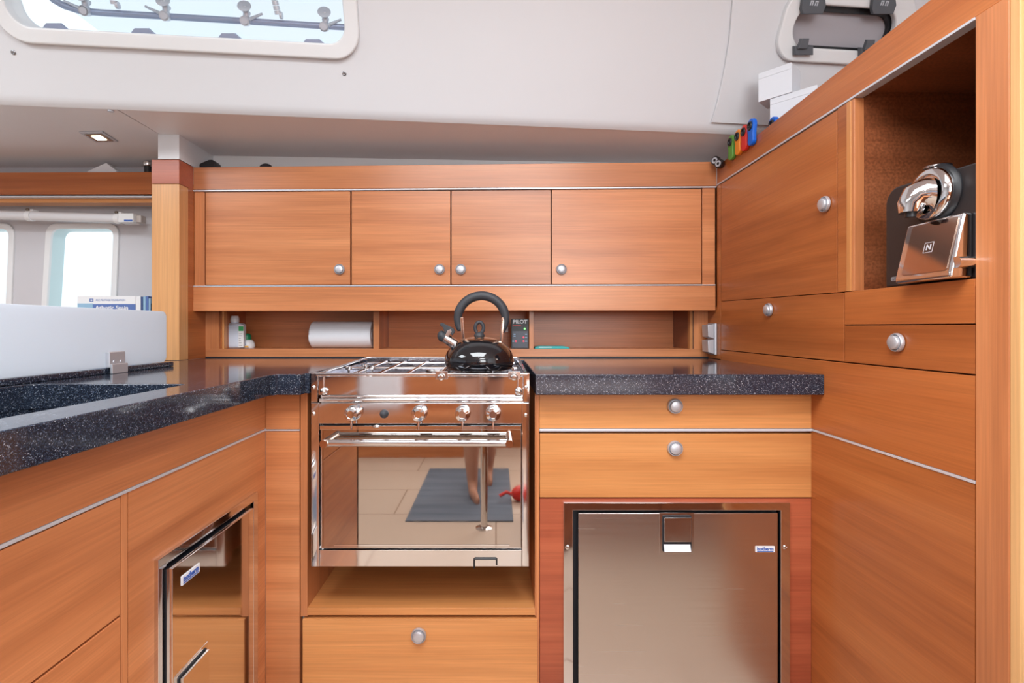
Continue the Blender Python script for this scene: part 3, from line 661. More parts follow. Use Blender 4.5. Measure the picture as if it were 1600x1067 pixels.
# ================================================================== STOVE
YF = 1.17
def sx(px, D=YF): return X(px, D)
def sz(py, D=YF): return Z(py, D)
st = thing('gimballed_stove', (sx(657), 1.40, sz(884)), 'polished steel boat stove with glass oven door, gas hob and towel bar', 'stove')
def sbx(px0, px1, y0, y1, Y0, Y1, name, mat, parent=st, bev=0.0006):
    return MB().box(sx(px0), sx(px1), Y0, Y1, sz(y1), sz(y0), bev).build(name, mat, parent)
sbx(500, 815, 662, 883, YF+0.012, 1.60, 'oven_body', STEEL)
sbx(487, 499.5, 629, 884, YF-0.004, YF+0.03, 'side_frame', CHROME, bev=0.0012)
sbx(815.5, 826.5, 629, 884, YF-0.004, YF+0.03, 'side_frame', CHROME, bev=0.0012)
sbx(486.5, 497, 583, 628, YF-0.003, YF+0.02, 'side_lug', CHROME, bev=0.001)
sbx(817.5, 827.5, 583, 628, YF-0.003, YF+0.02, 'side_lug', CHROME, bev=0.001)
# fiddle rim, rising slightly to the back
zf_, zb_ = sz(583), Z(557, 1.635); YB = 1.635; xl, xr = sx(494), sx(824.5)
def zrim(y): return zf_+(zb_-zf_)*(y-YF)/(YB-YF)
m = MB(); m.box(xl, xr, YF-0.004, YF+0.006, zf_-0.0065, zf_, 0.0012)
m.box(xl, xr, YB-0.006, YB, zb_-0.0065, zb_, 0.0012)
for x0 in (xl, xr-0.006): m.prism([(YF, zf_-0.005), (YB, zb_-0.005), (YB, zb_), (YF, zf_)], 'X', x0, x0+0.006, 0.001)
m.build('fiddle_rim', CHROME, st)
m = MB(); zp = 0.872
m.box(xl+0.001, xl+0.003, YF, YB-0.002, zp, zf_-0.004, 0); m.box(xr-0.003, xr-0.001, YF, YB-0.002, zp, zf_-0.004, 0)
m.box(xl, xr, YB-0.004, YB-0.002, zp, zb_-0.004, 0); m.box(xl+0.001, xr-0.001, YF+0.004, YB-0.002, zp-0.01, zp, 0)
m.build('hob_plate', plain('smoky_steel', (0.36, 0.36, 0.40), 0.12, 1.0), st)
MB().box(xl+0.01, xr-0.01, YF+0.004, 1.61, sz(662), zp-0.01, 0).build('hob_body', STEEL, st)
sbx(497.5, 817, 588, 617, YF, YF+0.004, 'front_fiddle', CHROME)
m = MB(); m.tube([(sx(502), YF-0.001, sz(619.3)), (sx(816), YF-0.001, sz(619.3))], 0.0030, 10); m.tube([(sx(500), YF-0.002, sz(625)), (sx(816), YF-0.002, sz(625))], 0.0050, 12)
m.build('trim_rails', CHROME, st)
sbx(499.5, 815.5, 629.5, 661, YF-0.005, YF+0.012, 'control_panel', CHROME)
sbx(501, 814, 661.2, 664, YF+0.004, YF+0.012, 'vent_gap', DKGAP, bev=0)  # dark strip put in for the shade between control panel and door
# burners and pan grid
gz = 0.8925
grid = MB()
for gx in (-0.345, -0.285, -0.215, -0.135, -0.085, -0.01, 0.045): grid.tube([(gx, YF+0.02, gz), (gx, YB-0.02, gz+0.006)], 0.0038, 8)
for gy in (1.245, 1.41, 1.58): grid.tube([(xl+0.015, gy, gz-0.002+(gy-YF)*0.013), (xr-0.015, gy, gz-0.002+(gy-YF)*0.013)], 0.0038, 8)
grid.build('pan_grid', CHROME, st)
for bx, by, br in ((-0.315, 1.30, 0.032), (-0.05, 1.31, 0.042), (-0.17, 1.50, 0.036)):
    b = MB().lathe([(br*1.5, 0), (br*1.4, 0.003), (br, 0.004), (br, 0.010), (br*0.95, 0.013), (0, 0.014)], (bx, by, zp), (0, 0, 1), 32).build('burner', STEEL, st)
    MB().lathe([(br*0.7, 0), (br*0.72, 0.003), (br*0.6, 0.005), (0, 0.005)], (bx, by, zp+0.0138), (0, 0, 1), 28).build('burner_cap', BLACK, b)
for px, hz_ in ((545, 0.907), (571, 0.913), (578, 0.907)):
    p_ = (X(px, 1.3), 1.3+(px == 578)*0.02)
    MB().lathe([(0.003, 0), (0.003, hz_-zp-0.008), (0.008, hz_-zp-0.008), (0.008, hz_-zp), (0, hz_-zp)], (p_[0], p_[1], zp), (0, 0, 1), 14).build('pan_clamp_post', CHROME, st)
for px in (690, 803):
    c = MB().box(sx(px-9), sx(px+10), YF-0.0065, YF-0.003, sz(592), sz(580.5), 0.001).box(sx(px-9), sx(px+10), YF-0.0065, YF+0.012, sz(581.5), sz(580), 0.0005).build('pan_clamp', STEEL, st)
    MB().lathe([(0.0075, 0), (0.0085, 0.002), (0.0085, 0.007), (0.006, 0.010), (0.003, 0.0105), (0, 0.009)], (sx(px), YF-0.006, sz(588)), (0, -1, 0), 12).build('thumb_screw', STEEL, c)
for px in (507, 810):
    c = MB().lathe([(0.0085, 0), (0.0085, 0.006), (0.0065, 0.0105), (0.003, 0.012), (0, 0.012)], (sx(px), YF, sz(611)), (0, -1, 0), 18).build('clamp_knob', STEEL, st)
    MB().tube([(sx(px-1), YF-0.002, sz(606)), (sx(px-1), YF-0.002, sz(589))], 0.0016, 8).build('clamp_rod', CHROME, c)
for px, y in ((491, 605), (822, 605), (491, 646), (821.5, 648)):
    MB().lathe([(0.0042, 0), (0.0042, 0.001), (0.002, 0.0025), (0, 0.0025)], (sx(px), YF-0.0035, sz(y)), (0, -1, 0), 16).build('frame_screw', STEEL, st)
# control knobs
for px in (553, 656, 723.5, 770.5):
    c = Vector((sx(px, YF-0.005), YF-0.005, sz(644.5, YF-0.005)))
    MBk = MB().lathe([(0.0175, 0), (0.0175, 0.003), (0.0158, 0.0035), (0.0158, 0.0065), (0.0165, 0.007), (0.0160, 0.026), (0.0145, 0.030), (0.0085, 0.031), (0.0080, 0.0295), (0, 0.0295)], c, (0, -1, 0), 40)
    k = MBk.build('control_knob', CHROME, st)
    MB().lathe([(0.0161, 0), (0.0161, 0.0028)], c+Vector((0, -0.0036, 0)), (0, -1, 0), 40).build('knob_ring', DKGAP, k)
    MB().tube([c+Vector((0, -0.020, -0.014)), c+Vector((0, -0.022, -0.034))], [0.0028, 0.0022], 10).build('knob_lever', CHROME, k)
MB().lathe([(0.0098, 0), (0.0098, 0.003), (0.0075, 0.008), (0.004, 0.010), (0, 0.0105)], (sx(601), YF-0.005, sz(646)), (0, -1, 0), 24).build('igniter_button', RUBBER, st)
# oven door
od = sbx(501, 814.5, 664.5, 857, YF+0.001, YF+0.011, 'oven_door', STEEL)
sbx(500.5, 813, 664.5, 671, YF-0.004, YF+0.001, 'door_top_rail', CHROME, od)
sbx(503, 813.5, 671, 855.5, YF-0.0005, YF+0.0015, 'door_glass', OVGL, od, 0.0003)
MB().sphere((sx(589), YF-0.008, sz(665)), 0.009, (1.0, 0.5, 0.36)).build('door_latch', CHROME, od)
YH = 1.13
hd = MB().tube([(X(508, YH), YH, Z(692, YH)), (X(796, YH), YH, Z(692, YH))], 0.0078, 20).build('door_handle', CHROME, od)
for px in (508, 796):
    MB().lathe([(0.0088, 0), (0.0092, 0.002), (0.0092, 0.05), (0.0085, 0.052)], (X(px, YH), YF-0.0005, Z(692, YH)), (0, -1, 0), 24).build('handle_post', COPPER, hd)
sbx(522, 796, 850.5, 853, YF-0.0012, YF-0.0006, 'glass_strip', CHROME, od, 0)
sbx(500, 815, 858.5, 884, YF-0.003, YF+0.02, 'bottom_panel', CHROME)
MB().tube([(sx(741), YF-0.006, sz(886)), (sx(741), YF-0.006, sz(872.5)), (sx(742.5), YF-0.006, sz(871.5)), (sx(775), YF-0.006, sz(871.5)), (sx(776), YF-0.006, sz(872.5)), (sx(776), YF-0.004, sz(881))], 0.0019, 8).build('latch_hook', BLACK, st)

# ================================================================== KETTLE
KD = 1.31; kc = (X(749, KD), KD, 0.8985)
kt = thing('kettle', kc, 'glossy black whistling kettle with arched handle on the right side of the hob', 'kettle')
MB().lathe([(0.0, 0), (0.076, 0), (0.083, 0.003), (0.0872, 0.012), (0.0888, 0.022), (0.0872, 0.034), (0.0822, 0.046), (0.0740, 0.057), (0.0640, 0.066), (0.0520, 0.0735), (0.0475, 0.0752), (0.0, 0.0752)], kc, (0, 0, 1), 64).build('body', GLOSSB, kt)
ld = MB().lathe([(0.048, 0.0), (0.0485, 0.0015), (0.045, 0.0035), (0.034, 0.0070), (0.018, 0.0095), (0.0, 0.0100)], (kc[0], kc[1], kc[2]+0.0745), (0, 0, 1), 48).build('lid', plain('dark_mirror_lid', (0.30, 0.18, 0.12), 0.12, 0.9), kt)
zk = kc[2]+0.0838
MB().lathe([(0.013, 0), (0.014, 0.003), (0.011, 0.009), (0.008, 0.011), (0, 0.011)], (kc[0], kc[1], zk), (0, 0, 1), 24).tube([(kc[0]+0.0105*math.cos(a), kc[1], zk+0.0225+0.0145*math.sin(a)) for a in [math.radians(-70+320*k/24-20) for k in range(25)]], 0.0048, 10).build('lid_ring', RUBBER, ld)
def K(px, py, d=0): return Vector((X(px, KD), KD+d, Z(py, KD)))
R_ = 37.5; arc = []
for k in range(41):
    a = math.radians(205-228*k/40); arc.append(K(752.5+(R_)*math.cos(a)*1.0, 499-37*math.sin(a)))
arc = [K(720.5, 521-6)]+arc+[K(786.5, 520)]
rs = [0.0035]+[0.0075+0.0042*min(1, k/8, (40-k)/8) for k in range(41)]+[0.0035]
MB().tube(arc, rs, 18).build('handle', RUBBER, kt)
for px, x2 in ((721.5, 724), (786, 783)):
    MB().prism([(K(px-2.6, 0).x, K(0, 497).z), (K(px+2.2, 0).x, K(0, 495).z), (K(x2+2.4, 0).x, K(0, 534).z), (K(x2-2.4, 0).x, K(0, 535).z)], 'Y', KD-0.008, KD+0.008, 0.0008).build('handle_bracket', COPPER, kt)
sp = MB().cyl(K(715, 541), K(694.5, 527.5), 0.0135, 28, 0.0122).build('spout', CHROME, kt)
MB().cyl(K(695, 528), K(690.5, 525), 0.0128, 24, 0.014).sphere(K(690, 524.7), 0.0138, (0.8, 1, 1)).build('whistle_cap', RUBBER, sp)
MB().prism([(K(688, 505).x, K(0, 505.5).z), (K(691, 0).x, K(0, 504).z), (K(709, 0).x, K(0, 513).z), (K(711, 0).x, K(0, 518).z), (K(707, 0).x, K(0, 524).z), (K(700, 0).x, K(0, 519).z), (K(695, 0).x, K(0, 521).z), (K(693, 0).x, K(0, 512).z), (K(688, 0).x, K(0, 508).z)], 'Y', KD-0.008, KD+0.008, 0.001).build('whistle_lever', RUBBER, sp)
MB().prism([(K(700, 0).x, K(0, 516).z), (K(705, 0).x, K(0, 514).z), (K(706, 0).x, K(0, 519).z), (K(699, 0).x, K(0, 529).z), (K(696, 0).x, K(0, 524).z)], 'Y', KD-0.0105, KD-0.008, 0.0004).build('lever_plate', STEEL, sp)

# ================================================================== THINGS ON THE OPEN SHELF
zs = zf-0.0004
D_ = 1.85
b = thing('cleaning_bottle', (X(367, D_), D_, zs), 'milky white bottle with white cap and green label, left end of the shelf', 'bottle')
MB().box(X(353, D_), X(381, D_), D_-0.02, D_+0.025, zs, Z(503, D_)-0.004, 0.011, 4).lathe([(0.026, -0.004), (0.021, 0.0), (0.0135, 0.003), (0.0135, 0.008)], (X(367, D_), D_, Z(503, D_)-0.008), (0, 0, 1), 24).build('body', BOTTLE, b)
MB().lathe([(0.0148, 0), (0.0148, 0.013), (0.013, 0.0165), (0.012, 0.022), (0, 0.022)], (X(367, D_), D_, Z(503, D_)), (0, 0, 1), 24).build('cap', WLAB, b)
l_ = MB().box(X(372.5, D_-0.02), X(380.8, D_-0.02), D_-0.0208, D_-0.0198, zs+0.004, Z(508, D_), 0).build('label', WLAB, b); l_['label'] = 'white paper label with green block'
MB().box(X(373, D_-0.02), X(380.5, D_-0.02), D_-0.0212, D_-0.0207, Z(517, D_), Z(510, D_), 0).build('green_block', PGREEN, l_)
m = MB()
for y in (521, 524, 528, 531, 535, 539): m.box(X(373.5, D_-0.02), X(376.5+(y % 3), D_-0.02), D_-0.0212, D_-0.0207, Z(y+0.8, D_), Z(y, D_), 0)
m.build('small_print', PGREY, l_)
D_ = 1.885
b = thing('soap_bottle', (X(389, D_), D_, zs), 'small white bottle with dark green cap behind the milky bottle', 'bottle')
MB().lathe([(0.0, 0), (0.021, 0), (0.0235, 0.006), (0.0225, 0.018), (0.016, 0.027), (0.013, 0.030), (0, 0.030)], (X(388, D_), D_, zs), (0, 0, 1), 28).build('body', WLAB, b)
MB().lathe([(0.0145, 0), (0.0145, 0.016), (0.009, 0.023), (0, 0.0235)], (X(386, D_), D_, zs+0.0298), (0, 0, 1), 24).build('cap', GRCAP, b)
lo = MB()
lo.lathe([(0.0045, 0), (0.0045, 0.0006), (0, 0.0006)], (X(387, D_), D_-0.0232, zs+0.013), (0, -1, 0), 16); lo.build('blue_print', LBLUE, b)
MB().box(X(386, D_), X(393, D_), D_-0.0242, D_-0.0225, zs+0.003, zs+0.008, 0).build('orange_print', PORANGE, b)
D_ = 1.875; rr_ = 0.0483
b = thing('paper_towel_roll', (X(532, D_), D_, zs), 'roll of white paper towel lying on the shelf left of the kettle', 'paper towel')
x0, x1 = X(484, 1.845), X(580, 1.845)
MB().lathe([(0.019, 0.001), (0.042, 0), (rr_-0.001, 0.003), (rr_, 0.006), (rr_, x1-x0-0.004), (rr_-0.003, x1-x0), (0.019, x1-x0-0.002)], (x0, D_, zs+rr_), (1, 0, 0), 48).build('paper', TOWEL, b)
MB().lathe([(0.0195, 0), (0.0195, x1-x0)], (x0, D_, zs+rr_), (1, 0, 0), 24).build('core', CARDW, b)
pts = [(D_+(rr_+0.0008)*math.cos(math.radians(a)), zs+rr_+(rr_+0.0008)*math.sin(math.radians(a))) for a in range(180, 216, 4)]
t = [(a, z) for a, z in pts]; t2 = [(D_+(rr_-0.001)*math.cos(math.radians(a)), zs+rr_+(rr_-0.001)*math.sin(math.radians(a))) for a in range(212, 176, -4)]
MB().prism(t+t2, 'X', x0+0.002, x1-0.014, 0).build('loose_sheet', TOWEL, b)
# gas control panel
D_ = 1.80
b = thing('gas_control_panel', (X(812, D_), D_+0.02, zs), 'small black electronic panel with green and red lights, right of the kettle', 'control panel')
x0, x1, z0, z1 = X(799, D_), X(826.2, D_), zs, Z(498, D_)
MB().box(x0, x1, D_, D_+0.03, z0, z1, 0.0015).build('case', BLACK, b)
MB().box(x0+0.004, x1-0.004, D_-0.0005, D_+0.0005, z0+0.005, z0+0.062, 0).build('display', plain('panel_grey', (0.05, 0.055, 0.075), 0.35), b)
MB().text('PILOT', 0.018, 0.0006, ((x0+x1)/2, D_-0.0006, z1-0.011), (1, 0, 0), (0, 0, 1), width=0.049, bold=0.0006).build('lettering', WLAB, b)
MB().lathe([(0.003, 0), (0.003, 0.002), (0, 0.003)], (x0+0.047, D_-0.0004, Z(513.5, D_)), (0, -1, 0), 12).build('green_light', LEDG, b)
m = MB()
for px, y in ((806, 533), (818, 533), (818, 527)): m.lathe([(0.003, 0), (0.003, 0.0012), (0, 0.0015)], (X(px, D_), D_-0.0004, Z(y, D_)), (0, -1, 0), 12)
m.build('red_light', LEDR, b)
m = MB()
for px, y, wd in ((804, 522, 3), (804, 525, 3), (802, 533, 3), (822, 533, 4), (822, 522, 3), (822, 527, 3)): m.box(X(px-wd/2, D_), X(px+wd/2, D_), D_-0.0009, D_-0.0004, Z(y+0.6, D_), Z(y-0.4, D_), 0)
m.build('small_print', PALEB, b)
MB().box(X(801, D_), X(814, D_), D_-0.0009, D_-0.0004, Z(509.6, D_), Z(508.6, D_), 0).build('red_print', RED, b)
o = MB().box(X(789, 1.95), X(794, 1.95), 1.94, 1.955, Z(519, 1.95), Z(511, 1.95), 0.001).build('wall_plug', WLAB, loc=(X(792, 1.95), 1.95, Z(515, 1.95))); tag(o, 'tiny white plug on the shelf back beside the kettle handle', 'plug')
b = thing('scrubbing_pad', (X(862, 1.82), 1.82, zs), 'flat teal object lying at the front of the right shelf bay', 'packet')
MB().prism([(X(835.5, 1.805), zs), (X(891, 1.805), zs), (X(888, 1.805), zs+0.006), (X(880, 1.805), zs+0.0092), (X(843, 1.805), zs+0.0092), (X(836, 1.805), zs+0.006)], 'Y', 1.802, 1.86, 0.001).build('body', TEAL, b)
MB().box(X(842, 1.802), X(862, 1.802), 1.8013, 1.8022, zs+0.0042, zs+0.0065, 0).build('white_print', WLAB, b)
# chrome double socket on the corner
b = thing('double_socket', (XR, 1.74, 0.965), 'polished double socket with two hinged covers, in the corner above the worktop', 'socket')
MB().box(XR-0.010, XR-0.0003, 1.708, 1.768, 0.914, 1.020, 0.003).build('base_plate', SATIN, b)
for z0 in (0.917, 0.9685):
    MB().prism([(XR-0.010, z0), (XR-0.029, z0+0.006), (XR-0.031, z0+0.045), (XR-0.010, z0+0.049)], 'Y', 1.713, 1.763, 0.0015).build('cover_flap', SATIN, b)

# ================================================================== COFFEE MACHINE
cmx, cmy = 0.746, 0.86; zn = 1.0813
cmk = thing('coffee_machine', (0.86, cmy, zn), 'black coffee machine with chrome spout and drip tray in the right niche', 'coffee machine')
prof = [(0.763, zn), (0.981, zn)]
for k in range(9):
    a = math.radians(90*k/8); prof.append((0.981-0.03+0.03*math.cos(a), 1.268-0.03+0.03*math.sin(a)))
prof += [(0.765, 1.262), ]
MB().prism(prof[::1], 'X', cmx, 1.0, 0.004).build('housing', plain('satin_black_case', (0.020, 0.017, 0.018), 0.35), cmk)
hc_ = Vector((cmx, 0.868, 1.2315))
bs = MB().lathe([(0.050, 0), (0.050, 0.003), (0.046, 0.008), (0.044, 0.008)], hc_, (-1, 0, 0), 40).build('spout_base', BLACK, cmk)
MB().lathe([(0.043, 0.005), (0.0435, 0.012), (0.040, 0.017), (0.033, 0.019), (0.030, 0.015), (0, 0.015)], hc_, (-1, 0, 0), 48).build('spout_ring', CHROME, cmk)
MB().tube([hc_+Vector(v) for v in ((-0.010, 0.002, -0.002), (-0.018, 0.005, -0.002), (-0.028, 0.008, -0.006), (-0.034, 0.010, -0.016), (-0.035, 0.010, -0.030))], [0.031, 0.029, 0.025, 0.020, 0.0165], 28).build('spout_head', CHROME, cmk)
MB().cyl(hc_+Vector((-0.035, 0.010, -0.028)), hc_+Vector((-0.035, 0.010, -0.037)), 0.008, 14).build('nozzle', BLACK, cmk)
MB().sphere((cmx+0.006, 0.872, 1.279), 0.020, (1.0, 1.0, 0.22)).build('top_lever', CHROME, cmk)
MB().prism([(cmx, 1.186), (cmx-0.014, 1.186), (cmx-0.036, 1.092), (cmx-0.036, 1.083), (cmx, 1.083)], 'Y', 0.800, 0.912, 0.004).build('drip_tray', CHROME, cmk)
dv = Vector((-0.022, 0, -0.094)).normalized(); uyv = -dv; uxv = Vector((0, -1, 0))
pf = Vector((cmx-0.014, 0.852, 1.186))+dv*0.049+uxv.cross(uyv)*0.0006
tp = MB().plate([rrect(-0.045, 0.045, -0.044, 0.044, 0.005)], 0.001, pf+uxv.cross(uyv)*0.0006, uxv, uyv, bevel=0.0003).build('tray_front', COPPER, cmk)
pm = pf+uxv.cross(uyv)*0.0008
MB().plate([rect(-0.009, 0.009, -0.009, 0.009), rect(-0.0082, 0.0082, -0.0082, 0.0082)], 0.0004, pm, uxv, uyv).text('N', 0.013, 0.0003, pm, uxv, uyv, bold=0.0004).build('tray_mark', ALU, tp)
lb = Vector((cmx-0.0008, 0.952, 1.0965))
pb = MB().plate([rrect(-0.014, 0.014, -0.0035, 0.0035, 0.0033), rrect(-0.0132, 0.0132, -0.0027, 0.0027, 0.0026)], 0.0006, lb, uxv, (0, 0, 1)).text('DeLonghi', 0.005, 0.0004, lb, uxv, (0, 0, 1), width=0.022).build('name_badge', GREYP, cmk)
MB().cyl((cmx, 0.797, 1.107), (cmx-0.03, 0.797, 1.107), 0.009, 16).build('milk_dial', CHROME, cmk)

# ================================================================== CLIPS, MAGNETS, BOXES on the side cabinet
def clip(px, mat, cname, label, top=1.602, h=0.078, x=XR-0.0003):
    y = DR(px); r = thing('bag_clip', (x, y, top-h), label, 'clip', 'coloured bag clips on the cabinet rail')
    # outline in (y right->-Y): u = -y
    w2 = 0.0165; pts = []
    for k in range(17):
        a = math.radians(-20+220*k/16); pts.append((0.0195*math.cos(a), top-0.0195+0.0195*math.sin(a)))
    pts += [(-0.0145, top-0.045), (-0.016, top-h+0.014)]
    for k in range(7):
        a = math.radians(180+180*k/6); pts.append((0.016*math.cos(a), top-h+0.014+0.012*math.sin(a)))
    pts += [(0.0145, top-0.045)]
    MB().plate([pts], 0.012, (x-0.012, y, 0), (0, -1, 0), (0, 0, 1), bevel=0.0025).build('clip_body', mat, r)
    MB().lathe([(0.0, 0.0005), (0.006, 0.0005), (0.007, 0.003), (0.0105, 0.004), (0.0125, 0.002), (0.0125, 0)], (x-0.012, y, top-0.0205), (-1, 0, 0), 28).build('round_insert', BLACK, r)
    return r
clip(1147, GREEN, 'green', 'green bag clip, leftmost of the row on the cabinet rail')
clip(1158, ORANGE, 'orange', 'orange bag clip between the green and the red one')
clip(1168, RED, 'red', 'red bag clip between the orange and the blue one', 1.601)
clip(1178.5, BLUE, 'blue', 'blue bag clip hanging whole on the rail, beside the red one', 1.603)
r = clip(1191, BLUE, 'blue', 'second blue bag clip, mostly hidden behind the rail edge', 1.590, 0.078, XR+0.038)
for px, z, x_, lab in ((1130.5, 1.534, XR-0.0003, 'lower round black magnet with silver ring in the rail corner'), (1124, 1.5535, XR-0.0003, 'upper round black magnet with silver ring in the rail corner')):
    y = DR(px); y = min(y, 1.694)
    r = thing('round_magnet', (x_, y, z), lab, 'magnet', 'black magnets in the rail corner')
    ax = Vector((-0.8, -0.6, 0)) if px < 1127 else Vector((-0.85, -0.52, 0))
    MB().lathe([(0.0135, 0), (0.015, 0.002), (0.015, 0.013), (0.0125, 0.016), (0, 0.016)], Vector((x_-0.010, y-0.006, z)), ax, 28).build('body', GLOSSB, r)
    MB().lathe([(0.0048, 0.0155), (0.0048, 0.0168), (0.0100, 0.0168), (0.0100, 0.0155)], Vector((x_-0.010, y-0.006, z)), ax, 28).build('ring', SATIN, r)
ROT = math.atan2(-0.74, 0.67)
def carton(name, corner, w_, d_, h_, label):
    r = thing(name, corner, label, 'box', 'small white boxes on top of the side cabinet'); r.rotation_euler = (0, 0, ROT)
    m = MB(); m.box(corner[0], corner[0]+w_, corner[1], corner[1]+d_, corner[2], corner[2]+h_, 0.0012)
    m.build('carton', CARDW, r)
    f = MB(); f.box(corner[0]+0.001, corner[0]+w_-0.001, corner[1]-0.0012, corner[1]+0.001, corner[2]+h_-0.016, corner[2]+h_+0.0005, 0.0004).build('lid_flap', CARDW, r)
    return r
carton('small_carton', (0.781, 1.46, 1.4903), 0.12, 0.09, 0.165, 'lower white box behind the rail of the side cabinet, under another')
carton('small_carton', (0.757, 1.478, 1.6558), 0.088, 0.07, 0.081, 'upper white box stacked on another on the side cabinet')

# ================================================================== LEFT SIDE: saloon shelf, blind, books
DS = 1.85; shz0 = Z(305.5, DS); xe = X(237, 1.686)
ss = thing('saloon_shelf', (-2.1, 1.9, shz0), 'long high cherry shelf with a raised front rail on the far left', 'shelf')
MB().prism([(-3.25, Z(271.5, DS)), (-3.25, shz0), (xe-0.03, Z(303, DS)), (xe-0.03, Z(268.5, DS))], 'Y', DS, DS+0.018, 0.0008).build('front_rail', WSX, ss)
MB().box(-3.25, xe-0.03, DS+0.001, DS+0.02, shz0-0.006, shz0-0.0005, 0.0005).build('light_strip', ALU, ss)
MB().box(-3.25, xe-0.03, DS+0.022, HULL-0.052, shz0-0.02, shz0-0.006, 0.0006).build('shelf_board', LX, ss)
o = MB()
pw = MB().prism([(X(143, 1.9), shz0-0.005), (X(188, 1.9), shz0-0.005), (X(188, 1.9), Z(269, 1.9)), (X(172, 1.9), Z(257, 1.9)), (X(143, 1.9), Z(270, 1.9))], 'Y', 1.88, 1.91, 0.001).build('paper_packet', PAPER, loc=(X(165, 1.9), 1.9, shz0))
tag(pw, 'white paper packet peeking over the far left shelf rail', 'packet')
b = thing('small_torch', (X(233, 1.90), 1.90, shz0-0.005), 'small dark torch standing behind the shelf rail beside the post', 'torch')
MB().cyl((X(231, 1.9), 1.9, shz0-0.005), (X(231, 1.9), 1.9, Z(259, 1.9)), 0.012, 16).build('barrel', BLACK, b)
MB().lathe([(0.012, 0), (0.015, 0.004), (0.015, 0.014), (0.012, 0.016)], (X(231, 1.9), 1.9, Z(260, 1.9)), (0, 0, 1), 20).build('head', STEEL, b)
rb = thing('roller_blind', (-1.6, HULL-0.075, Z(341, HULL-0.08)), 'white roller blind tube mounted above the side windows', 'blind')
YB_ = HULL-0.075
def bz(px): return Z(336+(px)*0.030, YB_)
MB().cyl((X(-600, YB_), YB_, bz(-600)), (X(194, YB_), YB_, bz(194)), 0.0165, 24).build('tube', WHITE, rb)
MB().box(X(190, YB_), X(214, YB_), YB_-0.02, YB_+0.02, bz(200)-0.017, bz(200)+0.017, 0.003).build('end_cap', TRIMW, rb)
MB().box(X(214, YB_), X(222, YB_), YB_-0.006, YB_+0.024, bz(218)-0.013, bz(218)+0.014, 0.003).build('end_bracket', plain('beige_bracket', (0.5, 0.45, 0.42), 0.4), rb)
MB().box(X(200, YB_), X(213, YB_), YB_-0.0208, YB_-0.02, bz(205)-0.013, bz(205)-0.007, 0).build('maker_label', LBLUE, rb)
for px in (44, 182, -150):
    c = MB().lathe([(0.0165, 0), (0.0195, 0.0), (0.0195, 0.018), (0.0165, 0.018)], (X(px, YB_), YB_, bz(px)), (1, 0, -0.03), 24).box(X(px-1, YB_), X(px+8, YB_), YB_-0.004, HULL-0.051, bz(px)+0.014, bz(px)+0.024, 0.001).build('clip', TRIMW, rb)
    MB().sphere((X(px+2, YB_), YB_-0.007, bz(px)+0.021), 0.006).build('clip_screw', plain('bronze_screw', (0.16, 0.13, 0.1), 0.4, 0.6), c)
# sideboard and books
sbd = thing('saloon_sideboard', (-2.1, 1.75, 0), 'low cherry sideboard under the side windows beyond the screen', 'sideboard')
MB().box(-3.25, -1.13, 1.62, HULL-0.051, 0.79, 0.815, 0.002).build('top', WX, sbd)
MB().box(-3.22, -1.13, 1.64, HULL-0.053, 0.0, 0.79, 0).build('body', WX, sbd)
for k in range(4): 
    d = MB().box(-3.2+k*0.515, -2.69+k*0.515, 1.62, 1.64, 0.05, 0.77, 0.001).build('door', WX, sbd); knob(d, (-2.74+k*0.515, 1.62, 0.68), (0, -1, 0))
BD = 1.83
zb0 = 0.8153
bk = thing('book', (X(165, BD), BD, zb0), 'pale blue and white pilot book facing out below the side window', 'book', 'books below the side window')
x0, x1, zt = X(121, BD), X(212, BD), Z(462.5, BD)
MB().box(x0, x1, BD, BD+0.022, zb0, zt, 0.001).build('cover', WLAB, bk)
MB().box(x0+0.0005, x1-0.0005, BD-0.0005, BD+0.0002, zb0+0.01, Z(475, BD), 0).build('blue_band', MIDB, bk)
MB().box(x0+0.0005, x0+0.055, BD-0.0008, BD-0.0003, zb0+0.01, Z(474, BD), 0).build('pale_band', PALEB, bk)
MB().text('RCC PILOTAGE FOUNDATION', 0.009, 0.0004, (X(173, BD), BD-0.0006, Z(469, BD)), (1, 0, 0), (0, 0, 1), width=0.105).plate([rect(X(140, BD), X(146, BD), Z(471.5, BD), Z(466.5, BD)), rect(X(141.5, BD), X(144.5, BD), Z(470.2, BD), Z(467.8, BD))], 0.0005, (0, BD-0.0005, 0), (1, 0, 0), (0, 0, 1)).build('small_lettering', MIDB, bk)
MB().text('Atlantic Spain', 0.020, 0.0005, (X(175, BD), BD-0.0009, Z(481, BD)), (1, 0, 0), (0, 0, 1), width=0.118, bold=0.0004).build('title', WLAB, bk)
xs_ = 212.6
for wpx, mt, lb_, hh in ((7.4, WLAB, 'white paperback with its spine out, right beside the pilot book', 462.8), (3.4, NAVY, 'thin navy book standing between two white ones', 463.4), (4.6, PALEB, 'pale grey-blue book next to the thin navy one', 463), (4.2, MIDB, 'mid blue book near the post', 462.8), (3.4, PALEB, 'slim pale book between blue and black ones near the post', 466), (2.0, BLACK, 'thin black book nearest the post', 474)):
    x0, x1 = X(xs_, BD), X(xs_+wpx-0.4, BD); xs_ += wpx
    bk = thing('book', ((x0+x1)/2, BD, zb0), lb_, 'book', 'books below the side window')
    MB().box(x0, x1, BD, BD+0.11, zb0, Z(hh, BD), 0.0012).build('cover', mt, bk)
    MB().box(x0+0.002, x1-0.002, BD+0.004, BD+0.108, Z(hh, BD)-0.002, Z(hh, BD)+0.0003, 0).build('pages', PAPER, bk)

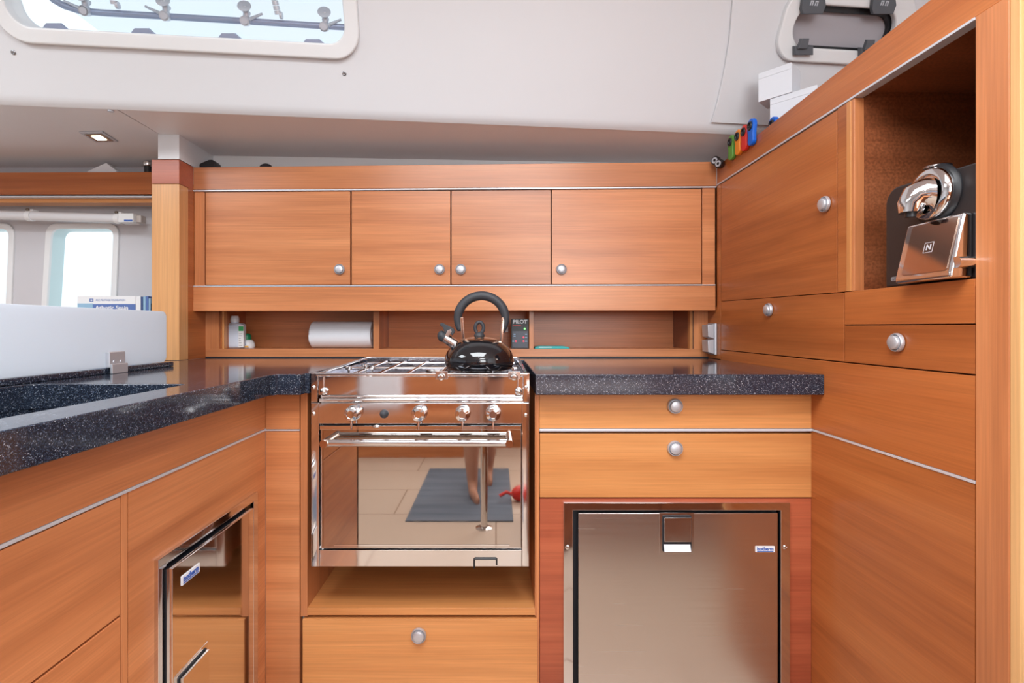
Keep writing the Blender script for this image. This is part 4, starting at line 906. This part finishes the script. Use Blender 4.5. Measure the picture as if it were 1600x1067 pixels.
# small dark things on top of the wall cabinet
Dt = 1.765
o = MB().prism([(X(316, Dt), 1.5305), (X(341, Dt), 1.5305), (X(341, Dt), Z(256, Dt)), (X(337, Dt), Z(252, Dt)), (X(331, Dt), Z(252, Dt)), (X(319, Dt), Z(257, Dt)), (X(316, Dt), Z(259, Dt))], 'Y', Dt-0.02, Dt+0.02, 0.004).build('folded_sunglasses_case', BLACK, loc=(X(328, Dt), Dt, 1.5305))
tag(o, 'black case lying on the wall cabinet top beside the post', 'case')
o = MB().sphere((X(416, Dt), Dt, 1.5505), 0.023, (1.05, 0.9, 0.87)).build('round_black_knob', RUBBER, loc=(X(416, Dt), Dt, 1.53)); tag(o, 'rounded black object peeking over the wall cabinet rail', 'object')

# ================================================================== BEHIND THE CAMERA (seen mirrored in the oven door)
mt = MB().box(-0.47, 0.09, -1.30, -0.31, 0.0, 0.008, 0.003).build('floor_mat', None or wood('blue_grey_weave', [(0.10, 0.13, 0.17), (0.14, 0.17, 0.22), (0.18, 0.21, 0.26)], 'X', 0.85), loc=(-0.19, -0.8, 0)); tag(mt, 'blue grey mat on the cabin floor, mirrored in the oven door', 'mat')
pole = thing('grab_pole', (-0.06, -0.23, 0), 'vertical steel grab pole with round floor flange, mirrored in the oven door', 'pole')
MB().cyl((-0.06, -0.23, 0.004), (-0.06, -0.23, TOP), 0.018, 28).build('tube', CHROME, pole)
MB().lathe([(0.042, 0), (0.042, 0.004), (0.03, 0.008), (0.02, 0.012)], (-0.06, -0.23, 0.0002), (0, 0, 1), 32).build('flange', STEEL, pole)
fe = thing('fire_extinguisher', (0.12, -0.62, 0.05), 'small red fire extinguisher lying on the floor, mirrored in the oven door', 'fire extinguisher')
MB().lathe([(0, 0), (0.035, 0.003), (0.045, 0.02), (0.045, 0.24), (0.03, 0.27), (0.015, 0.28), (0, 0.28)], (0.36, -0.70, 0.0455), (-0.95, 0.3, 0), 32).build('cylinder', RED, fe)
MB().tube([(0.09, -0.615, 0.045), (0.06, -0.605, 0.06), (0.02, -0.6, 0.04)], 0.01, 10).build('valve', RED, fe)
cab = thing('settee_locker', (0.75, -1.9, 0), 'low cherry locker across the cabin behind the viewer', 'cabinet')
MB().box(-1.6, 1.7, -2.19, -1.95, 0.0, 0.95, 0).build('body', WX, cab)
for k in range(5):
    d = MB().box(-1.58+k*0.65, -0.95+k*0.65, -1.95, -1.932, 0.06, 0.9, 0.001).build('door', WX, cab); knob(d, (-1.02+k*0.65, -1.932, 0.8), (0, 1, 0))

bn = thing('side_bench', (-1.0, -1.78, 0), 'low cherry bench against the locker behind the viewer', 'bench')
MB().box(-1.55, -0.25, -1.945, -1.62, 0.0, 0.33, 0.003).build('body', WX, bn)
cu_ = MB().box(-1.12, -0.77, -1.94, -1.80, 0.332, 0.66, 0.045, 5).build('cushion', PAPER, loc=(-0.95, -1.87, 0.332)); tag(cu_, 'white cushion on the bench, mirrored in the front of the stove', 'cushion')
lk = thing('step_locker', (0.7, -0.2, 0), 'dark cherry locker at the right behind the viewer', 'cabinet')
MB().box(0.18, 1.30, -0.48, 0.06, 0.0, 0.70, 0.004).build('body', DX, lk)
MB().box(0.165, 1.31, -0.49, 0.075, 0.70, 0.722, 0.003).build('top', WX, lk)
for k in range(2):
    d = MB().box(0.20+k*0.55, 0.735+k*0.55, 0.0605, 0.076, 0.05, 0.68, 0.001).build('door', DX, lk); knob(d, (0.68+k*0.14, 0.076, 0.6), (0, 1, 0))
# person standing behind the camera (only mirrored)
SKIN = plain('skin', (0.52, 0.27, 0.18), 0.5)
def skinned(name, pts, edges, root, mat, parent, sub=2):
    me = bpy.data.meshes.new(name); me.from_pydata([p[:3] for p in pts], edges, [])
    o = bpy.data.objects.new(name, me); COL.objects.link(o); bpy.context.view_layer.objects.active = o
    md = o.modifiers.new('s', 'SKIN'); sd = o.modifiers.new('d', 'SUBSURF'); sd.levels = sub
    sk = me.skin_vertices[0].data
    for i, p in enumerate(pts): sk[i].radius = (p[3], p[4] if len(p) > 4 else p[3]); sk[i].use_root = (i == root)
    dg = bpy.context.evaluated_depsgraph_get(); m2 = bpy.data.meshes.new_from_object(o.evaluated_get(dg)); bpy.data.objects.remove(o)
    bm = bmesh.new(); bm.from_mesh(m2); bpy.data.meshes.remove(m2); m = MB(); m.merge(bm); return m.build(name, mat, parent)
px_, py_ = -0.10, -0.78
ps = thing('person', (px_, py_, 0), 'barefoot person in dark shorts, mirrored in the oven door', 'person')
P = [(px_, py_, 0.93, .13, .10), (px_, py_, 1.10, .125, .09), (px_, py_+0.01, 1.30, .15, .10), (px_, py_, 1.43, .10, .08), (px_, py_+0.02, 1.52, .055), (px_, py_+0.04, 1.60, .075, .08), (px_, py_+0.04, 1.69, .08, .09), (px_, py_+0.03, 1.76, .05)]
E = [(i, i+1) for i in range(7)]
def chain(start, lst):
    prev = start
    for p in lst: P.append(p); E.append((prev, len(P)-1)); prev = len(P)-1
    return prev
chain(0, [(px_-0.085, py_+0.01, 0.86, .09), (px_-0.06, py_+0.06, 0.50, .057), (px_-0.05, py_+0.08, 0.36, .056), (px_-0.04, py_+0.07, 0.09, .034), (px_-0.035, py_+0.11, 0.035, .032, .028), (px_-0.01, py_+0.20, 0.022, .038, .018), (px_, py_+0.235, 0.018, .03, .014)])
chain(0, [(px_+0.085, py_-0.01, 0.86, .09), (px_+0.08, py_-0.10, 0.50, .057), (px_+0.07, py_-0.16, 0.36, .056), (px_+0.05, py_-0.26, 0.09, .034), (px_+0.05, py_-0.23, 0.035, .032, .028), (px_+0.06, py_-0.14, 0.022, .038, .018), (px_+0.065, py_-0.10, 0.018, .03, .014)])
for sg in (-1, 1):
    w_ = chain(2, [(px_+sg*0.17, py_, 1.40, .055), (px_+sg*0.23, py_+0.02, 1.15, .042), (px_+sg*0.20, py_+0.20, 1.05, .035), (px_+sg*0.13, py_+0.38, 1.08, .025)])
    palm = chain(w_, [(px_+sg*0.115, py_+0.43, 1.09, .036, .016)])
    for f in range(4):
        z = 1.12-f*0.019
        chain(palm, [(px_+sg*0.105, py_+0.475, z, .009), (px_+sg*0.085, py_+0.50-abs(f-1)*0.003, z, .008), (px_+sg*0.062, py_+0.495, z, .0075)])
    chain(palm, [(px_+sg*0.095, py_+0.42, 1.135, .010), (px_+sg*0.075, py_+0.445, 1.15, .0085)])
skinned('body', P, E, 0, SKIN, ps)
m = MB(); m.lathe([(0.16, 0.0), (0.165, 0.1), (0.15, 0.22)], (0, 0, 0), (0, 0, 1), 32)
SH = plain('dark_shorts', (0.03, 0.04, 0.07), 0.8)
Q = [(px_, py_, 0.96, .15, .118), (px_, py_, 1.03, .142, .108), (px_-0.09, py_+0.015, 0.85, .112), (px_-0.075, py_+0.04, 0.66, .10), (px_+0.09, py_-0.015, 0.85, .112), (px_+0.085, py_-0.055, 0.66, .10)]
skinned('shorts', Q, [(0, 1), (0, 2), (2, 3), (0, 4), (4, 5)], 0, SH, ps)
Q = [(px_, py_, 1.08, .145, .11), (px_, py_+0.01, 1.28, .165, .118), (px_, py_, 1.42, .12, .09), (px_-0.18, py_, 1.39, .07), (px_-0.215, py_+0.01, 1.24, .062), (px_+0.18, py_, 1.39, .07), (px_+0.215, py_+0.01, 1.24, .062)]
skinned('shirt', Q, [(0, 1), (1, 2), (1, 3), (3, 4), (1, 5), (5, 6)], 0, plain('grey_blue_shirt', (0.22, 0.26, 0.33), 0.8), ps)
h_ = MB().sphere((px_, py_+0.015, 1.725), 0.098, (0.93, 1.02, 0.75)).build('hair', plain('brown_hair', (0.06, 0.035, 0.02), 0.7), ps)
m = MB()
for sg in (-1, 1): m.sphere((px_+sg*0.03, py_+0.122, 1.675), 0.011)
m.build('eyes', WLAB, ps)
MB().sphere((px_, py_+0.132, 1.645), 0.014, (0.8, 1.1, 1.3)).build('nose', SKIN, ps)
MB().sphere((px_, py_+0.118, 1.605), 0.02, (1.1, 0.4, 0.3)).build('mouth', plain('lips', (0.45, 0.16, 0.13), 0.5), ps)
